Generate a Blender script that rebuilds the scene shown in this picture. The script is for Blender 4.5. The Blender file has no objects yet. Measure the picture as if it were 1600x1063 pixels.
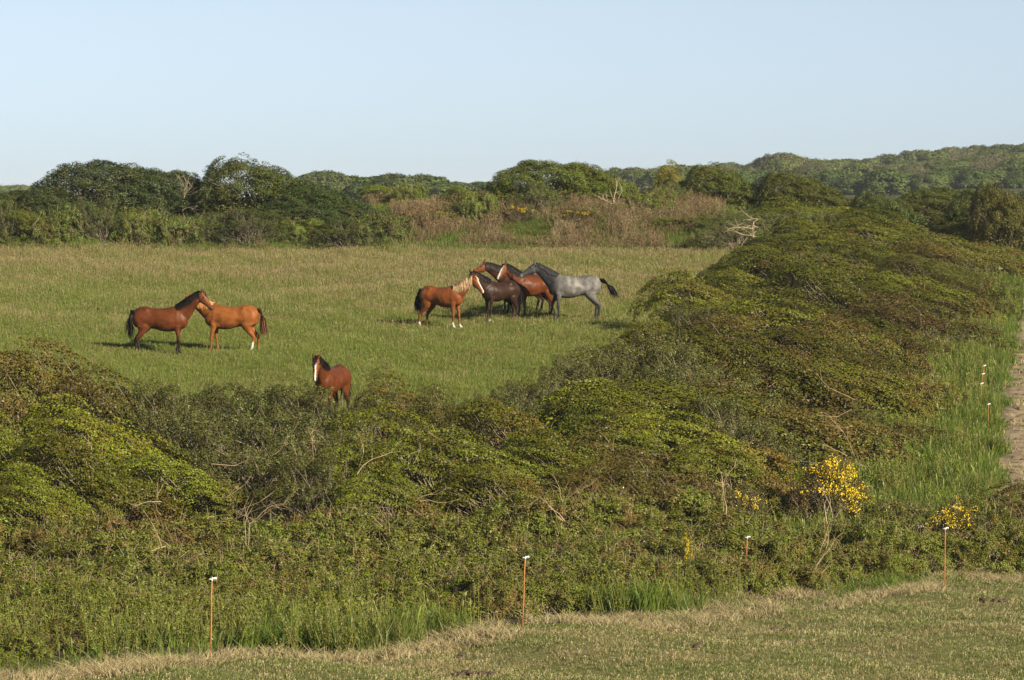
import bpy, math, random
import numpy as np
from mathutils import Vector, Matrix, noise as mnoise

SC = bpy.context.scene
COL = SC.collection
R = math.radians

# ------------------------------------------------------------------ camera
FPX = 5333.0            # focal length in photo pixels (1600 wide)
HZ = 300.0              # true horizon row in the photo
ZC = 12.0               # camera height above datum
PITCH = math.atan((531.5 - HZ) / FPX)
cam_d = bpy.data.cameras.new('camera')
cam = bpy.data.objects.new('camera', cam_d); COL.objects.link(cam)
cam_d.sensor_width = 36.0
cam_d.lens = 36.0 * FPX / 1600.0
cam_d.clip_start = 0.5; cam_d.clip_end = 12000
cam.location = (0, 0, ZC)
cam.rotation_euler = (math.pi / 2 - PITCH, 0, 0)
SC.camera = cam

# ------------------------------------------------------------------ sky and sun
SUN_AZ = 180 - 43      # clockwise from +Y : behind the camera, to the right
SUN_EL = 26
w = bpy.data.worlds.new('World'); SC.world = w; w.use_nodes = True
nt = w.node_tree; nt.nodes.clear()
sky = nt.nodes.new('ShaderNodeTexSky'); sky.sky_type = 'NISHITA'; sky.sun_disc = False
sky.sun_elevation = R(SUN_EL); sky.sun_rotation = R(SUN_AZ)
sky.altitude = 0; sky.air_density = 0.6; sky.dust_density = 0.25; sky.ozone_density = 7.0
bg = nt.nodes.new('ShaderNodeBackground'); bg.inputs['Strength'].default_value = 0.051
wo = nt.nodes.new('ShaderNodeOutputWorld')
hs = nt.nodes.new('ShaderNodeHueSaturation'); hs.inputs['Saturation'].default_value = 0.46; hs.inputs['Hue'].default_value = 0.487
nt.links.new(sky.outputs[0], hs.inputs['Color']); nt.links.new(hs.outputs[0], bg.inputs[0]); nt.links.new(bg.outputs[0], wo.inputs[0])
sl = bpy.data.lights.new('sun', 'SUN'); sl.energy = 5.0; sl.angle = R(0.55); sl.color = (1.0, 0.87, 0.68)
so = bpy.data.objects.new('sun', sl); COL.objects.link(so)
sv = Vector((math.sin(R(SUN_AZ)) * math.cos(R(SUN_EL)), math.cos(R(SUN_AZ)) * math.cos(R(SUN_EL)), math.sin(R(SUN_EL))))
so.rotation_euler = sv.to_track_quat('Z', 'Y').to_euler(); so.location = (20, -20, 40)
SC.view_settings.view_transform = 'Standard'; SC.view_settings.look = 'None'
SC.view_settings.exposure = 1.15; SC.view_settings.gamma = 1.0
SC.render.engine = 'CYCLES'

# ------------------------------------------------------------------ terrain function
FGP = [(-40, -2.0), (0, -2.0), (20, -4.4), (40, -6.15), (49, -6.8), (55.5, -7.15), (62, -7.55), (68, -7.9), (73, -7.75), (80, -6.9), (86, -6.25)]
RGP = [(-40, -2.0), (0, -2.0), (20, -4.4), (40, -6.15), (49, -6.8), (55.5, -7.15), (62, -7.55), (68, -7.9), (72, -7.85), (80, -7.25), (90, -6.6)]
LEFT_FOOT = [(80, 2.6), (92, 2.8), (98, 3.5), (120, 6.6), (134, 9.3), (148, 10.3), (160, 10.8)]      # hedge foot on the field side (D, x)
RIGHT_FOOT = [(76, 6.5), (84, 8.3), (95, 10.0), (100, 11.4), (121, 16.4), (148, 22.0), (160, 24)]     # hedge foot on the track side
FENCE = [(-12, 39.5), (-7.5, 45.0), (-4.35, 49.0), (0.19, 55.5), (8.7, 68.0), (12, 71.5), (18, 75.0), (30, 80.0)]  # (x, D)
def itp(t, x): return np.interp(x, [a for a, b in t], [b for a, b in t])
def sm(a, b, x):
    t = np.clip((np.asarray(x, float) - a) / (b - a), 0, 1); return t * t * (3 - 2 * t)
def ground(x, d):
    """height of the ground (world z) at plan position x, d (numpy)"""
    x = np.asarray(x, float); d = np.asarray(d, float)
    F = 0.0576 * d - 11.2
    left = np.where(d < 86, itp(FGP, d), F)
    left = left * (1 - sm(78, 90, d)) + np.where(d < 78, left, F) * sm(78, 90, d)
    Rg = 0.066 * d - 12.55
    right = np.where(d < 90, itp(RGP, d), Rg)
    xl = itp(LEFT_FOOT, d); xr = itp(RIGHT_FOOT, d)
    t = sm(0, 1, (x - xl) / np.maximum(xr - xl, 0.1))
    z = left * (1 - t) + right * t
    # far bank with hedge
    bank = 1.55 * sm(148.7, 154.5, d) * (1 - 0.6 * sm(160, 168, d))
    bank = bank * (0.75 + 0.25 * sm(-9, -5, x)) * (1 - 0.45 * sm(11, 20, x))
    plate = -2.5 + 0.0 * d
    z = np.where(d > 151, z * (1 - sm(151, 165, d)) + plate * sm(151, 165, d), z)
    z = z + bank
    # distant rising ground
    px = x / np.maximum(d, 1) * FPX + 800
    hillr = np.interp(px, [-4000, 0, 300, 800, 1000, 1250, 1400, 1600, 2400, 5000], [-3, -2.5, -2.5, -1.5, 0.4, 2.6, 3.3, 6.0, 9, 8])
    z = z * (1 - sm(420, 800, d)) + hillr * sm(420, 800, d)
    z = z - 6 * sm(900, 2500, d)
    n = 0.05 * np.sin(x * 0.9 + 1.3 * np.sin(d * 0.37)) + 0.05 * np.sin(d * 0.61 + 1.7 * np.sin(x * 0.41)) + 0.03 * np.sin(2.3 * x + 1.1 * d)
    return z + n + ZC
def gz(x, d): return float(ground(x, d))
def px2x(px, d): return (px - 800.0) / FPX * d
def py2z(py, d): return ZC - (py - HZ) / FPX * d
def hit(px, py):
    """plan position where the ray through a photo pixel meets the ground"""
    lo = 5.0
    for d in np.arange(30, 400, 0.05):
        if gz(px2x(px, d), d) >= py2z(py, d): return px2x(px, d), float(d)
    return px2x(px, 400), 400.0
fence_d = lambda x: itp(FENCE, x)

# ------------------------------------------------------------------ helpers
def setp(o, label=None, cat=None, group=None, kind=None):
    if label: o['label'] = label
    if cat: o['category'] = cat
    if group: o['group'] = group
    if kind: o['kind'] = kind
    return o
def link(o, parent=None):
    COL.objects.link(o)
    if parent is not None: o.parent = parent
    return o
def empty(name, loc, rz=0.0, sc=(1, 1, 1)):
    o = bpy.data.objects.new(name, None); COL.objects.link(o)
    o.location = loc; o.rotation_euler = (0, 0, rz); o.scale = sc; o.empty_display_size = 0.2
    return o
def mesh_np(name, v, f_quads=None, f_tris=None, mats=(), smooth=False, q_mat=None, t_mat=None):
    """fast mesh from numpy arrays"""
    me = bpy.data.meshes.new(name)
    v = np.asarray(v, np.float32).reshape(-1, 3)
    nq = 0 if f_quads is None else len(f_quads); ntr = 0 if f_tris is None else len(f_tris)
    me.vertices.add(len(v)); me.vertices.foreach_set('co', v.ravel())
    idx = []
    if nq: idx.append(np.asarray(f_quads, np.int32).ravel())
    if ntr: idx.append(np.asarray(f_tris, np.int32).ravel())
    idx = np.concatenate(idx)
    me.loops.add(len(idx)); me.loops.foreach_set('vertex_index', idx)
    me.polygons.add(nq + ntr)
    st = np.concatenate([np.arange(nq) * 4, nq * 4 + np.arange(ntr) * 3]).astype(np.int32)
    me.polygons.foreach_set('loop_start', st)
    mi = np.zeros(nq + ntr, np.int32)
    if q_mat is not None and nq: mi[:nq] = q_mat
    if t_mat is not None and ntr: mi[nq:] = t_mat
    me.polygons.foreach_set('material_index', mi)
    if smooth: me.polygons.foreach_set('use_smooth', np.ones(nq + ntr, bool))
    for m in mats: me.materials.append(m)
    me.update(calc_edges=True); me.validate()
    return me
class Geo:
    """collects triangles and quads, with a material index each"""
    def __init__(s): s.v = []; s.q = []; s.t = []; s.qm = []; s.tm = []; s.n = 0
    def add(s, v, q=None, t=None, m=0):
        v = np.asarray(v, float).reshape(-1, 3); s.v.append(v)
        if q is not None and len(q): q = np.asarray(q, int) + s.n; s.q.append(q); s.qm.append(np.full(len(q), m))
        if t is not None and len(t): t = np.asarray(t, int) + s.n; s.t.append(t); s.tm.append(np.full(len(t), m))
        s.n += len(v)
    def tube(s, pts, rad, sides=4, m=0, cap=True, flat=None):
        pts = np.asarray(pts, float); k = len(pts); rad = np.broadcast_to(np.asarray(rad, float), (k,))
        tg = np.gradient(pts, axis=0); tg /= np.linalg.norm(tg, axis=1, keepdims=True) + 1e-9
        ref = np.array([0, 0, 1.0]) if abs(tg[0][2]) < 0.9 else np.array([1.0, 0, 0])
        vs = []
        for i in range(k):
            a = np.cross(tg[i], ref); a /= np.linalg.norm(a) + 1e-9; b = np.cross(tg[i], a)
            an = np.arange(sides) * 2 * np.pi / sides
            vs.append(pts[i] + rad[i] * (np.cos(an)[:, None] * a + np.sin(an)[:, None] * b))
        q = []
        for i in range(k - 1):
            for j in range(sides):
                j2 = (j + 1) % sides
                q.append((i * sides + j, i * sides + j2, (i + 1) * sides + j2, (i + 1) * sides + j))
        t = []
        if cap:
            for j in range(1, sides - 1):
                t.append((0, j + 1, j)); o = (k - 1) * sides; t.append((o, o + j, o + j + 1))
        s.add(np.concatenate(vs), q, t, m)
    def strip(s, pts, width, side, m=0):
        """flat tapering ribbon along pts"""
        pts = np.asarray(pts, float); k = len(pts); width = np.broadcast_to(np.asarray(width, float), (k,))
        side = np.asarray(side, float)
        v = np.empty((2 * k, 3)); v[0::2] = pts - side * width[:, None] / 2; v[1::2] = pts + side * width[:, None] / 2
        s.add(v, [(2 * i, 2 * i + 1, 2 * i + 3, 2 * i + 2) for i in range(k - 1)], None, m)
    def mesh(s, name, mats, smooth=False):
        v = np.concatenate(s.v)
        q = np.concatenate(s.q) if s.q else None; t = np.concatenate(s.t) if s.t else None
        return mesh_np(name, v, q, t, mats, smooth, np.concatenate(s.qm) if s.q else None, np.concatenate(s.tm) if s.t else None)
def unit(a): return a / (np.linalg.norm(a, axis=-1, keepdims=True) + 1e-9)

# ------------------------------------------------------------------ materials
def newmat(name):
    m = bpy.data.materials.new(name); m.use_nodes = True
    n = m.node_tree.nodes; n.clear(); return m, n, m.node_tree.links
def ramp(n, stops, interp='LINEAR'):
    r = n.new('ShaderNodeValToRGB'); r.color_ramp.interpolation = interp
    e = r.color_ramp.elements
    while len(e) < len(stops): e.new(0.5)
    for k, (p, c) in enumerate(stops): e[k].position = p; e[k].color = (*c, 1)
    return r
def leaf_mat(name, c_dark, c_main, c_alt, rough=0.45, alt_lo=0.45, alt_hi=0.65, nscale=0.7, along_x=None, trans=0.06, spec=0.2):
    """leaf: colour differs leaf by leaf, drifts in patches, and is tinted by the object colour; along_x browns the wind-burnt end"""
    c_dark, c_main, c_alt = [tuple(0.84 * q for q in c) for c in (c_dark, c_main, c_alt)]
    m, n, l = newmat(name)
    geo = n.new('ShaderNodeNewGeometry'); oi = n.new('ShaderNodeObjectInfo'); tc = n.new('ShaderNodeTexCoord')
    c_dark = tuple(0.45 * a_ + 0.55 * b_ for a_, b_ in zip(c_main, c_dark))
    r1 = ramp(n, [(0.0, c_dark), (0.55, c_main), (1.0, tuple(min(1, c * 1.3) for c in c_main))])
    l.new(geo.outputs['Random Per Island'], r1.inputs[0])
    nz = n.new('ShaderNodeTexNoise'); nz.inputs['Scale'].default_value = nscale; nz.inputs['Detail'].default_value = 4; nz.inputs['Roughness'].default_value = 0.65
    l.new(geo.outputs['Position'], nz.inputs['Vector'])
    fac = nz.outputs['Fac']
    if along_x is not None:
        sx = n.new('ShaderNodeSeparateXYZ'); l.new(tc.outputs['Object'], sx.inputs[0])
        ml = n.new('ShaderNodeMath'); ml.operation = 'MULTIPLY_ADD'; l.new(sx.outputs[0], ml.inputs[0]); ml.inputs[1].default_value = along_x; l.new(fac, ml.inputs[2]); fac = ml.outputs[0]
    rn = n.new('ShaderNodeMath'); rn.operation = 'MULTIPLY_ADD'; l.new(geo.outputs['Random Per Island'], rn.inputs[0]); rn.inputs[1].default_value = 0.16; l.new(fac, rn.inputs[2])
    mr = n.new('ShaderNodeMapRange'); mr.inputs[1].default_value = alt_lo + 0.08; mr.inputs[2].default_value = alt_hi + 0.08; l.new(rn.outputs[0], mr.inputs[0])
    mx = n.new('ShaderNodeMix'); mx.data_type = 'RGBA'; l.new(mr.outputs[0], mx.inputs[0]); l.new(r1.outputs[0], mx.inputs[6]); mx.inputs[7].default_value = (*c_alt, 1)
    mt = n.new('ShaderNodeMix'); mt.data_type = 'RGBA'; mt.blend_type = 'MULTIPLY'; mt.inputs[0].default_value = 1
    l.new(mx.outputs[2], mt.inputs[6]); l.new(oi.outputs['Color'], mt.inputs[7])
    p = n.new('ShaderNodeBsdfPrincipled'); p.inputs['Roughness'].default_value = rough; p.inputs['Specular IOR Level'].default_value = spec
    l.new(mt.outputs[2], p.inputs['Base Color'])
    tr = n.new('ShaderNodeBsdfTranslucent'); l.new(mt.outputs[2], tr.inputs['Color'])
    ms = n.new('ShaderNodeMixShader'); ms.inputs[0].default_value = trans; l.new(p.outputs[0], ms.inputs[1]); l.new(tr.outputs[0], ms.inputs[2])
    o = n.new('ShaderNodeOutputMaterial'); l.new(ms.outputs[0], o.inputs[0]); return m
def plain_mat(name, c, rough=0.8, c2=None, nscale=6.0, spec=0.3):
    m, n, l = newmat(name)
    p = n.new('ShaderNodeBsdfPrincipled'); p.inputs['Roughness'].default_value = rough; p.inputs['Specular IOR Level'].default_value = spec
    tc = n.new('ShaderNodeTexCoord'); nz = n.new('ShaderNodeTexNoise'); nz.inputs['Scale'].default_value = nscale; nz.inputs['Detail'].default_value = 5
    l.new(tc.outputs['Object'], nz.inputs['Vector'])
    r = ramp(n, [(0.3, c), (0.7, c2 or tuple(x * 1.3 for x in c))]); l.new(nz.outputs['Fac'], r.inputs[0]); l.new(r.outputs[0], p.inputs['Base Color'])
    o = n.new('ShaderNodeOutputMaterial'); l.new(p.outputs[0], o.inputs[0]); return m
def attr_mat(name, attr, rough=0.5, spec=0.4, fine=0.0, fscale=40, bump=0.0):
    m, n, l = newmat(name)
    a = n.new('ShaderNodeAttribute'); a.attribute_name = attr
    p = n.new('ShaderNodeBsdfPrincipled'); p.inputs['Roughness'].default_value = rough; p.inputs['Specular IOR Level'].default_value = spec
    src = a.outputs['Color']
    geo = n.new('ShaderNodeNewGeometry'); nz = n.new('ShaderNodeTexNoise'); nz.inputs['Scale'].default_value = fscale; nz.inputs['Detail'].default_value = 5
    l.new(geo.outputs['Position'], nz.inputs['Vector'])
    if fine:
        mr = n.new('ShaderNodeMapRange'); mr.inputs[1].default_value = 0.3; mr.inputs[2].default_value = 0.7; mr.inputs[3].default_value = 1 - fine; mr.inputs[4].default_value = 1 + fine
        l.new(nz.outputs['Fac'], mr.inputs[0])
        mx = n.new('ShaderNodeVectorMath'); mx.operation = 'SCALE'; l.new(src, mx.inputs[0]); l.new(mr.outputs[0], mx.inputs['Scale']); src = mx.outputs[0]
    if bump:
        b = n.new('ShaderNodeBump'); b.inputs['Strength'].default_value = bump; b.inputs['Distance'].default_value = 0.05; l.new(nz.outputs['Fac'], b.inputs['Height']); l.new(b.outputs[0], p.inputs['Normal'])
    l.new(src, p.inputs['Base Color'])
    o = n.new('ShaderNodeOutputMaterial'); l.new(p.outputs[0], o.inputs[0]); return m

M = {}
M['haw'] = leaf_mat('hawthorn_leaf', (0.042, 0.052, 0.006), (0.126, 0.145, 0.013), (0.12, 0.08, 0.016), alt_lo=0.50, alt_hi=0.68, nscale=0.8, along_x=0.035)
M['bronze'] = leaf_mat('bronze_leaf', (0.055, 0.042, 0.010), (0.108, 0.078, 0.018), (0.11, 0.12, 0.018), alt_lo=0.46, alt_hi=0.62, nscale=0.8)
M['black'] = leaf_mat('blackthorn_leaf', (0.04, 0.05, 0.012), (0.092, 0.104, 0.022), (0.10, 0.085, 0.03), alt_lo=0.52, alt_hi=0.7, nscale=0.9)
M['dark'] = leaf_mat('dark_leaf', (0.02, 0.032, 0.007), (0.048, 0.07, 0.013), (0.11, 0.10, 0.02), alt_lo=0.56, alt_hi=0.72, nscale=0.6)
M['bramble'] = leaf_mat('bramble_leaf', (0.04, 0.052, 0.009), (0.122, 0.15, 0.018), (0.14, 0.10, 0.028), alt_lo=0.5, alt_hi=0.64, nscale=1.1)
M['gorse'] = leaf_mat('gorse_spine', (0.03, 0.036, 0.01), (0.06, 0.066, 0.018), (0.10, 0.065, 0.03), alt_lo=0.45, alt_hi=0.62, nscale=1.2)
M['flower'] = leaf_mat('gorse_flower', (0.56, 0.39, 0.01), (0.70, 0.52, 0.018), (0.72, 0.56, 0.03), trans=0.15)
M['far'] = leaf_mat('far_leaf', (0.035, 0.058, 0.014), (0.08, 0.115, 0.026), (0.11, 0.105, 0.05), alt_lo=0.5, alt_hi=0.7, nscale=0.08, rough=0.6)
M['bark'] = plain_mat('bark', (0.10, 0.075, 0.05), 0.9, (0.22, 0.18, 0.13))
M['twig'] = plain_mat('twig', (0.10, 0.08, 0.05), 0.85, (0.19, 0.155, 0.105))
M['cane'] = plain_mat('cane', (0.22, 0.16, 0.09), 0.8, (0.40, 0.31, 0.19))
M['dead'] = plain_mat('dead_wood', (0.2, 0.155, 0.1), 0.85, (0.36, 0.29, 0.2))
M['grass'] = leaf_mat('pasture_grass', (0.08, 0.105, 0.02), (0.165, 0.205, 0.036), (0.21, 0.185, 0.06), alt_lo=0.54, alt_hi=0.78, nscale=0.35, trans=0.35, spec=0.2)
M['seed'] = leaf_mat('grass_seed_head', (0.14, 0.125, 0.05), (0.235, 0.205, 0.09), (0.22, 0.165, 0.085), nscale=0.5, trans=0.2, spec=0.1)
M['mown'] = leaf_mat('mown_grass', (0.075, 0.10, 0.02), (0.135, 0.165, 0.04), (0.27, 0.22, 0.105), alt_lo=0.46, alt_hi=0.66, nscale=0.5, trans=0.25, spec=0.2)
M['straw'] = leaf_mat('dry_grass', (0.22, 0.18, 0.085), (0.38, 0.315, 0.17), (0.17, 0.19, 0.06), alt_lo=0.55, alt_hi=0.66, nscale=1.2, trans=0.2, spec=0.2)
M['lush'] = leaf_mat('lush_grass', (0.055, 0.09, 0.012), (0.115, 0.18, 0.022), (0.15, 0.17, 0.035), nscale=0.6, trans=0.35, spec=0.25)
M['weed'] = leaf_mat('weed_stalk', (0.12, 0.155, 0.024), (0.20, 0.235, 0.04), (0.21, 0.19, 0.055), nscale=0.9, trans=0.3, spec=0.25)
M['bracken'] = leaf_mat('dead_bracken', (0.12, 0.082, 0.04), (0.20, 0.145, 0.075), (0.27, 0.21, 0.115), nscale=0.5, trans=0.15, spec=0.1)
M['ground'] = attr_mat('ground', 'region', 0.95, 0.1, fine=0.3, fscale=7, bump=0.6)
M['coat'] = attr_mat('horse_coat', 'coat', 0.45, 0.14, fine=0.25, fscale=6, bump=0.5)
def hair_mat(name, c): return plain_mat(name, tuple(x * 0.75 for x in c), 0.5, tuple(x * 1.3 for x in c), 14, 0.12)
M['hair_black'] = hair_mat('black_hair', (0.012, 0.009, 0.008))
M['hair_flax'] = hair_mat('flaxen_hair', (0.50, 0.36, 0.20))
M['hair_blond'] = hair_mat('sandy_hair', (0.40, 0.19, 0.065))
M['hair_brown'] = hair_mat('red_brown_hair', (0.085, 0.028, 0.012))
M['hair_grey'] = hair_mat('charcoal_hair', (0.02, 0.019, 0.019))
M['eye'] = plain_mat('eye', (0.008, 0.005, 0.004), 0.15, spec=0.6)
M['stake'] = plain_mat('rusty_stake', (0.22, 0.08, 0.025), 0.7, (0.40, 0.18, 0.05), 9)
M['insul'] = plain_mat('white_insulator', (0.5, 0.5, 0.49), 0.5, (0.62, 0.62, 0.61))
M['soil'] = plain_mat('dark_soil', (0.035, 0.022, 0.014), 0.95, (0.085, 0.055, 0.035), 20)
M['stone'] = plain_mat('pale_stone', (0.32, 0.29, 0.25), 0.9, (0.5, 0.46, 0.40), 15)

# ------------------------------------------------------------------ ground sheet
def axis(segs):
    out = []
    for a, b, st in segs: out += list(np.arange(a, b, st))
    out.append(segs[-1][1]); return np.array(out)
gx = axis([(-2500, -400, 300), (-400, -60, 20), (-60, -26, 4), (-26, 28, 0.5), (28, 60, 4), (60, 400, 20), (400, 2500, 300)])
gd = axis([(-60, 30, 5), (30, 44, 1), (44, 100, 0.5), (100, 172, 0.7), (172, 300, 6), (300, 1000, 12), (1000, 5200, 300)])
GX, GD = np.meshgrid(gx, gd)
GZ = ground(GX, GD)
nx_, nd_ = len(gx), len(gd)
ii = (np.arange(nd_ - 1)[:, None] * nx_ + np.arange(nx_ - 1)[None, :]).ravel()
gm = mesh_np('ground', np.stack([GX, GD, GZ], -1).reshape(-1, 3), np.stack([ii, ii + 1, ii + 1 + nx_, ii + nx_], -1), None, [M['ground']], True)
def region_color(x, d):
    c = np.empty(x.shape + (3,)); c[:] = (0.10, 0.125, 0.035)                      # pasture
    hed = (d > fence_d(x)) & (d < 151) & ((d < 84) | (x > itp(LEFT_FOOT, d)))
    c[hed] = (0.045, 0.04, 0.018)                                                   # leaf litter under the scrub
    ver = (x > itp(RIGHT_FOOT, d) - 0.5) & (d > fence_d(x) + 4) & (d < 151); c[ver] = (0.07, 0.095, 0.02)
    fg = d < fence_d(x); c[fg] = (0.125, 0.125, 0.045)
    c[(d > 149.3) & (d < 175)] = (0.06, 0.062, 0.022)
    c[d >= 175] = (0.05, 0.06, 0.02)
    return c
rc = region_color(GX, GD).reshape(-1, 3)
at = gm.color_attributes.new('region', 'FLOAT_COLOR', 'POINT')
at.data.foreach_set('color', np.concatenate([rc, np.ones((len(rc), 1))], 1).astype(np.float32).ravel())
setp(link(bpy.data.objects.new('ground', gm)), 'gently sloping pasture ground under grass, scrub and far woods', None, None, 'structure')

# bare track beyond the verge on the right
def path_left(d): return np.interp(d, [70, 78.5, 90, 113, 128, 150], [10.2, 10.9, 12.5, 16.2, 18.7, 22.6]) + 0.18 * np.sin(d * 1.3) + 0.1 * np.sin(d * 3.1)
pd_ = np.arange(73.5, 150, 0.4); pw = np.linspace(0, 1, 9)
PX = path_left(pd_)[:, None] + 0.15 + pw[None, :] * 3.4; PD = np.repeat(pd_[:, None], 9, 1)
PZ = ground(PX, PD) + 0.02 + 0.03 * np.sin(PX * 5 + PD * 1.7) * np.sin(PD * 2.3) + np.random.default_rng(77).normal(0, 0.012, PX.shape)
PZ[:, 0] -= 0.08
ii = (np.arange(len(pd_) - 1)[:, None] * 9 + np.arange(8)[None, :]).ravel()
mp = plain_mat('track_soil', (0.11, 0.08, 0.045), 0.95, (0.30, 0.235, 0.15), 3.2)
pm = mesh_np('path', np.stack([PX, PD, PZ], -1).reshape(-1, 3), np.stack([ii, ii + 1, ii + 10, ii + 9], -1), None, [mp], True)
setp(link(bpy.data.objects.new('path', pm)), 'bare trodden earth track running beside the grassy verge', None, None, 'structure')

# ------------------------------------------------------------------ foliage prototypes
def leaves(rng, c, n, size, aspect=0.6, jit=0.8, m=0, geo=None):
    """rhombic folded leaves at centres c, roughly facing n"""
    k = len(c); nn = unit(n + rng.normal(0, jit, (k, 3)))
    t = unit(np.cross(nn, rng.normal(0, 1, (k, 3)))); b = np.cross(nn, t)
    s = size * rng.uniform(0.65, 1.35, (k, 1))
    v = np.empty((k, 4, 3))
    v[:, 0] = c - t * s * 0.5; v[:, 2] = c + t * s * 0.5
    v[:, 1] = c + b * s * aspect * 0.5 + nn * s * 0.10; v[:, 3] = c - b * s * aspect * 0.5 + nn * s * 0.10
    geo.add(v.reshape(-1, 3), np.arange(4 * k).reshape(k, 4), None, m)
def wedge_point(u, ph, L, W, H, prof):
    x = (u - 0.5) * L
    h = H * np.interp(u, prof[0], prof[1]); ww = W / 2 * np.interp(u, [0, 0.12, 0.4, 0.75, 1], [0.45, 0.8, 1.0, 0.8, 0.35])
    y = ww * np.cos(ph); z = h * np.sign(np.sin(ph)) * np.abs(np.sin(ph)) ** 0.75
    return np.stack([x, y, z], -1)
PROF_WEDGE = ([0, 0.06, 0.16, 0.28, 0.5, 0.75, 0.92, 1.0], [0.45, 0.78, 0.97, 1.0, 0.84, 0.55, 0.30, 0.12])
PROF_DOME = ([0, 0.08, 0.25, 0.5, 0.75, 0.92, 1.0], [0.25, 0.62, 0.92, 1.0, 0.9, 0.6, 0.2])
PROF_FLAT = ([0, 0.1, 0.3, 0.5, 0.7, 0.9, 1.0], [0.3, 0.75, 0.98, 0.95, 0.98, 0.7, 0.25])
def crown(name, seed, L, W, H, prof, ncl, per, leaf, mat, sig=(0.32, 0.17, 0.09), inner=0.2, lump=0.22, base_skip=0.0, aspect=0.6, jit=0.75, ntwig=200, twig_len=(0.25, 0.5), twig_r=0.006, twig_mat='twig', twig_up=0.5, trunk=True, nlimb=90, flowers=0, flower_mat='flower', flower_side=None, limb_r=0.02, groove=1.0, deep=0.42, open_side=0.0):
    rng = np.random.default_rng(seed)
    u = rng.uniform(0.0, 1.0, ncl); ph = np.where(rng.random(ncl) < 0.5, np.arccos(rng.uniform(-1, 1, ncl)), rng.uniform(0, math.pi, ncl))
    ph = np.clip(ph, 0.03 + base_skip, math.pi - 0.03 - base_skip)
    e = 1e-3
    p = wedge_point(u, ph, L, W, H, prof); pu = wedge_point(np.minimum(u + e, 1), ph, L, W, H, prof); pp = wedge_point(u, ph + e, L, W, H, prof)
    du = unit(pu - p + 1e-9); dv = unit(pp - p + 1e-9); nrm = unit(np.cross(du, dv))
    cen = np.array([0, 0, H * 0.35]); flip = ((p - cen) * nrm).sum(1) < 0; nrm[flip] *= -1
    # hollows combed along the wind, where the sprays sink back into the shrub
    g1, g2, g3 = rng.uniform(0, 6.28, 3)
    hol = np.sin(p[:, 0] * 2.0 * groove + g1 + 1.5 * np.sin(p[:, 1] * 2.2 + g2)) * 0.5 + np.sin((p[:, 1] + 0.6 * p[:, 2]) * 5.2 * groove + g3 + 0.9 * np.sin(p[:, 0] * 1.3 + g1)) * 0.75
    keep = (hol > -0.62) & ~((np.sin(ph) < 0.6) & (rng.random(ncl) < open_side)); u, ph, p, du, nrm, hol = u[keep], ph[keep], p[keep], du[keep], nrm[keep], hol[keep]; ncl = len(u)
    p = p - nrm * (deep * np.clip(-hol, 0, 1) ** 0.8)[:, None]
    # lumpy surface: slow undulation plus per-clump push
    k1, k2, k3 = rng.uniform(0, 6.28, 3)
    und = np.sin(p[:, 0] * 2.1 + k1 + 1.3 * np.sin(p[:, 1] * 1.9 + k2)) * np.sin(p[:, 1] * 2.6 + k3 + p[:, 2] * 2)
    p = p + nrm * (lump * 0.7 * und + lump * np.clip(rng.normal(-0.2, 0.7, ncl), -1.7, 0.6))[:, None]
    stray = rng.random(ncl) < 0.10; p[stray] += nrm[stray] * rng.uniform(0.04, 0.5 * sig[2], (stray.sum(), 1))
    p[:, 2] = np.maximum(p[:, 2], 0.06)
    G = Geo()
    sizes = rng.uniform(0.6, 1.4, ncl); cnt = np.maximum(6, (per * sizes).astype(int))
    rep = np.repeat(np.arange(ncl), cnt); K = len(rep)
    dome = rng.normal(0, 1, (K, 3)); dome[:, 2] = np.abs(dome[:, 2]) * 1.1 - 0.15; dome = unit(dome)          # leaves sit on the outer side of each domed spray
    o = dome * np.array(sig) * rng.uniform(0.72, 1.12, (K, 1)) * (sizes[rep][:, None] ** 0.5)
    side = unit(np.cross(nrm, du))
    c = p[rep] + du[rep] * o[:, :1] + side[rep] * o[:, 1:2] + nrm[rep] * o[:, 2:3]
    c[:, 2] = np.maximum(c[:, 2], 0.02)
    oc = unit(dome / np.array(sig)); oc = du[rep] * oc[:, :1] + side[rep] * oc[:, 1:2] + nrm[rep] * oc[:, 2:3]
    leaves(rng, c, nrm[rep] * 0.25 + oc * 0.85 + np.array([0, 0, 0.15]), leaf, aspect, jit, 0, G)
    ni = int(K * inner)                                              # leaves inside the volume
    ui = rng.uniform(0.03, 0.97, ni); phi = rng.uniform(0, math.pi, ni)
    ci = wedge_point(ui, phi, L, W, H, prof) * rng.uniform(0.35, 0.95, (ni, 1)) ** np.array([[0.3, 1, 1]])
    leaves(rng, ci, rng.normal(0, 1, (ni, 3)), leaf * 1.3, aspect, 1.0, 0, G)
    fol = G.mesh(name + '_foliage', [M[mat]])
    S = Geo()
    if trunk:
        nst = 3 if L > 4 else 4
        bases = [np.array([rng.uniform(-0.16, 0.1) * L, rng.uniform(-0.12, 0.12) * W, -0.25]) for _ in range(nst)]
        pick = rng.choice(ncl, min(nlimb, ncl), replace=False)
        for a in pick:
            b = bases[rng.integers(nst)]; q = p[a] - nrm[a] * 0.08
            mid = b * 0.5 + q * 0.5 + np.array([rng.normal(0, .12), rng.normal(0, .12), 0.12 * H])
            S.tube([b, b * 0.35 + mid * 0.65 + rng.normal(0, .03, 3), mid, mid * 0.4 + q * 0.6 + rng.normal(0, .06, 3), q], [limb_r * 2.0, limb_r * 1.4, limb_r, limb_r * 0.6, limb_r * 0.25], 3, 0, False)
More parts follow.
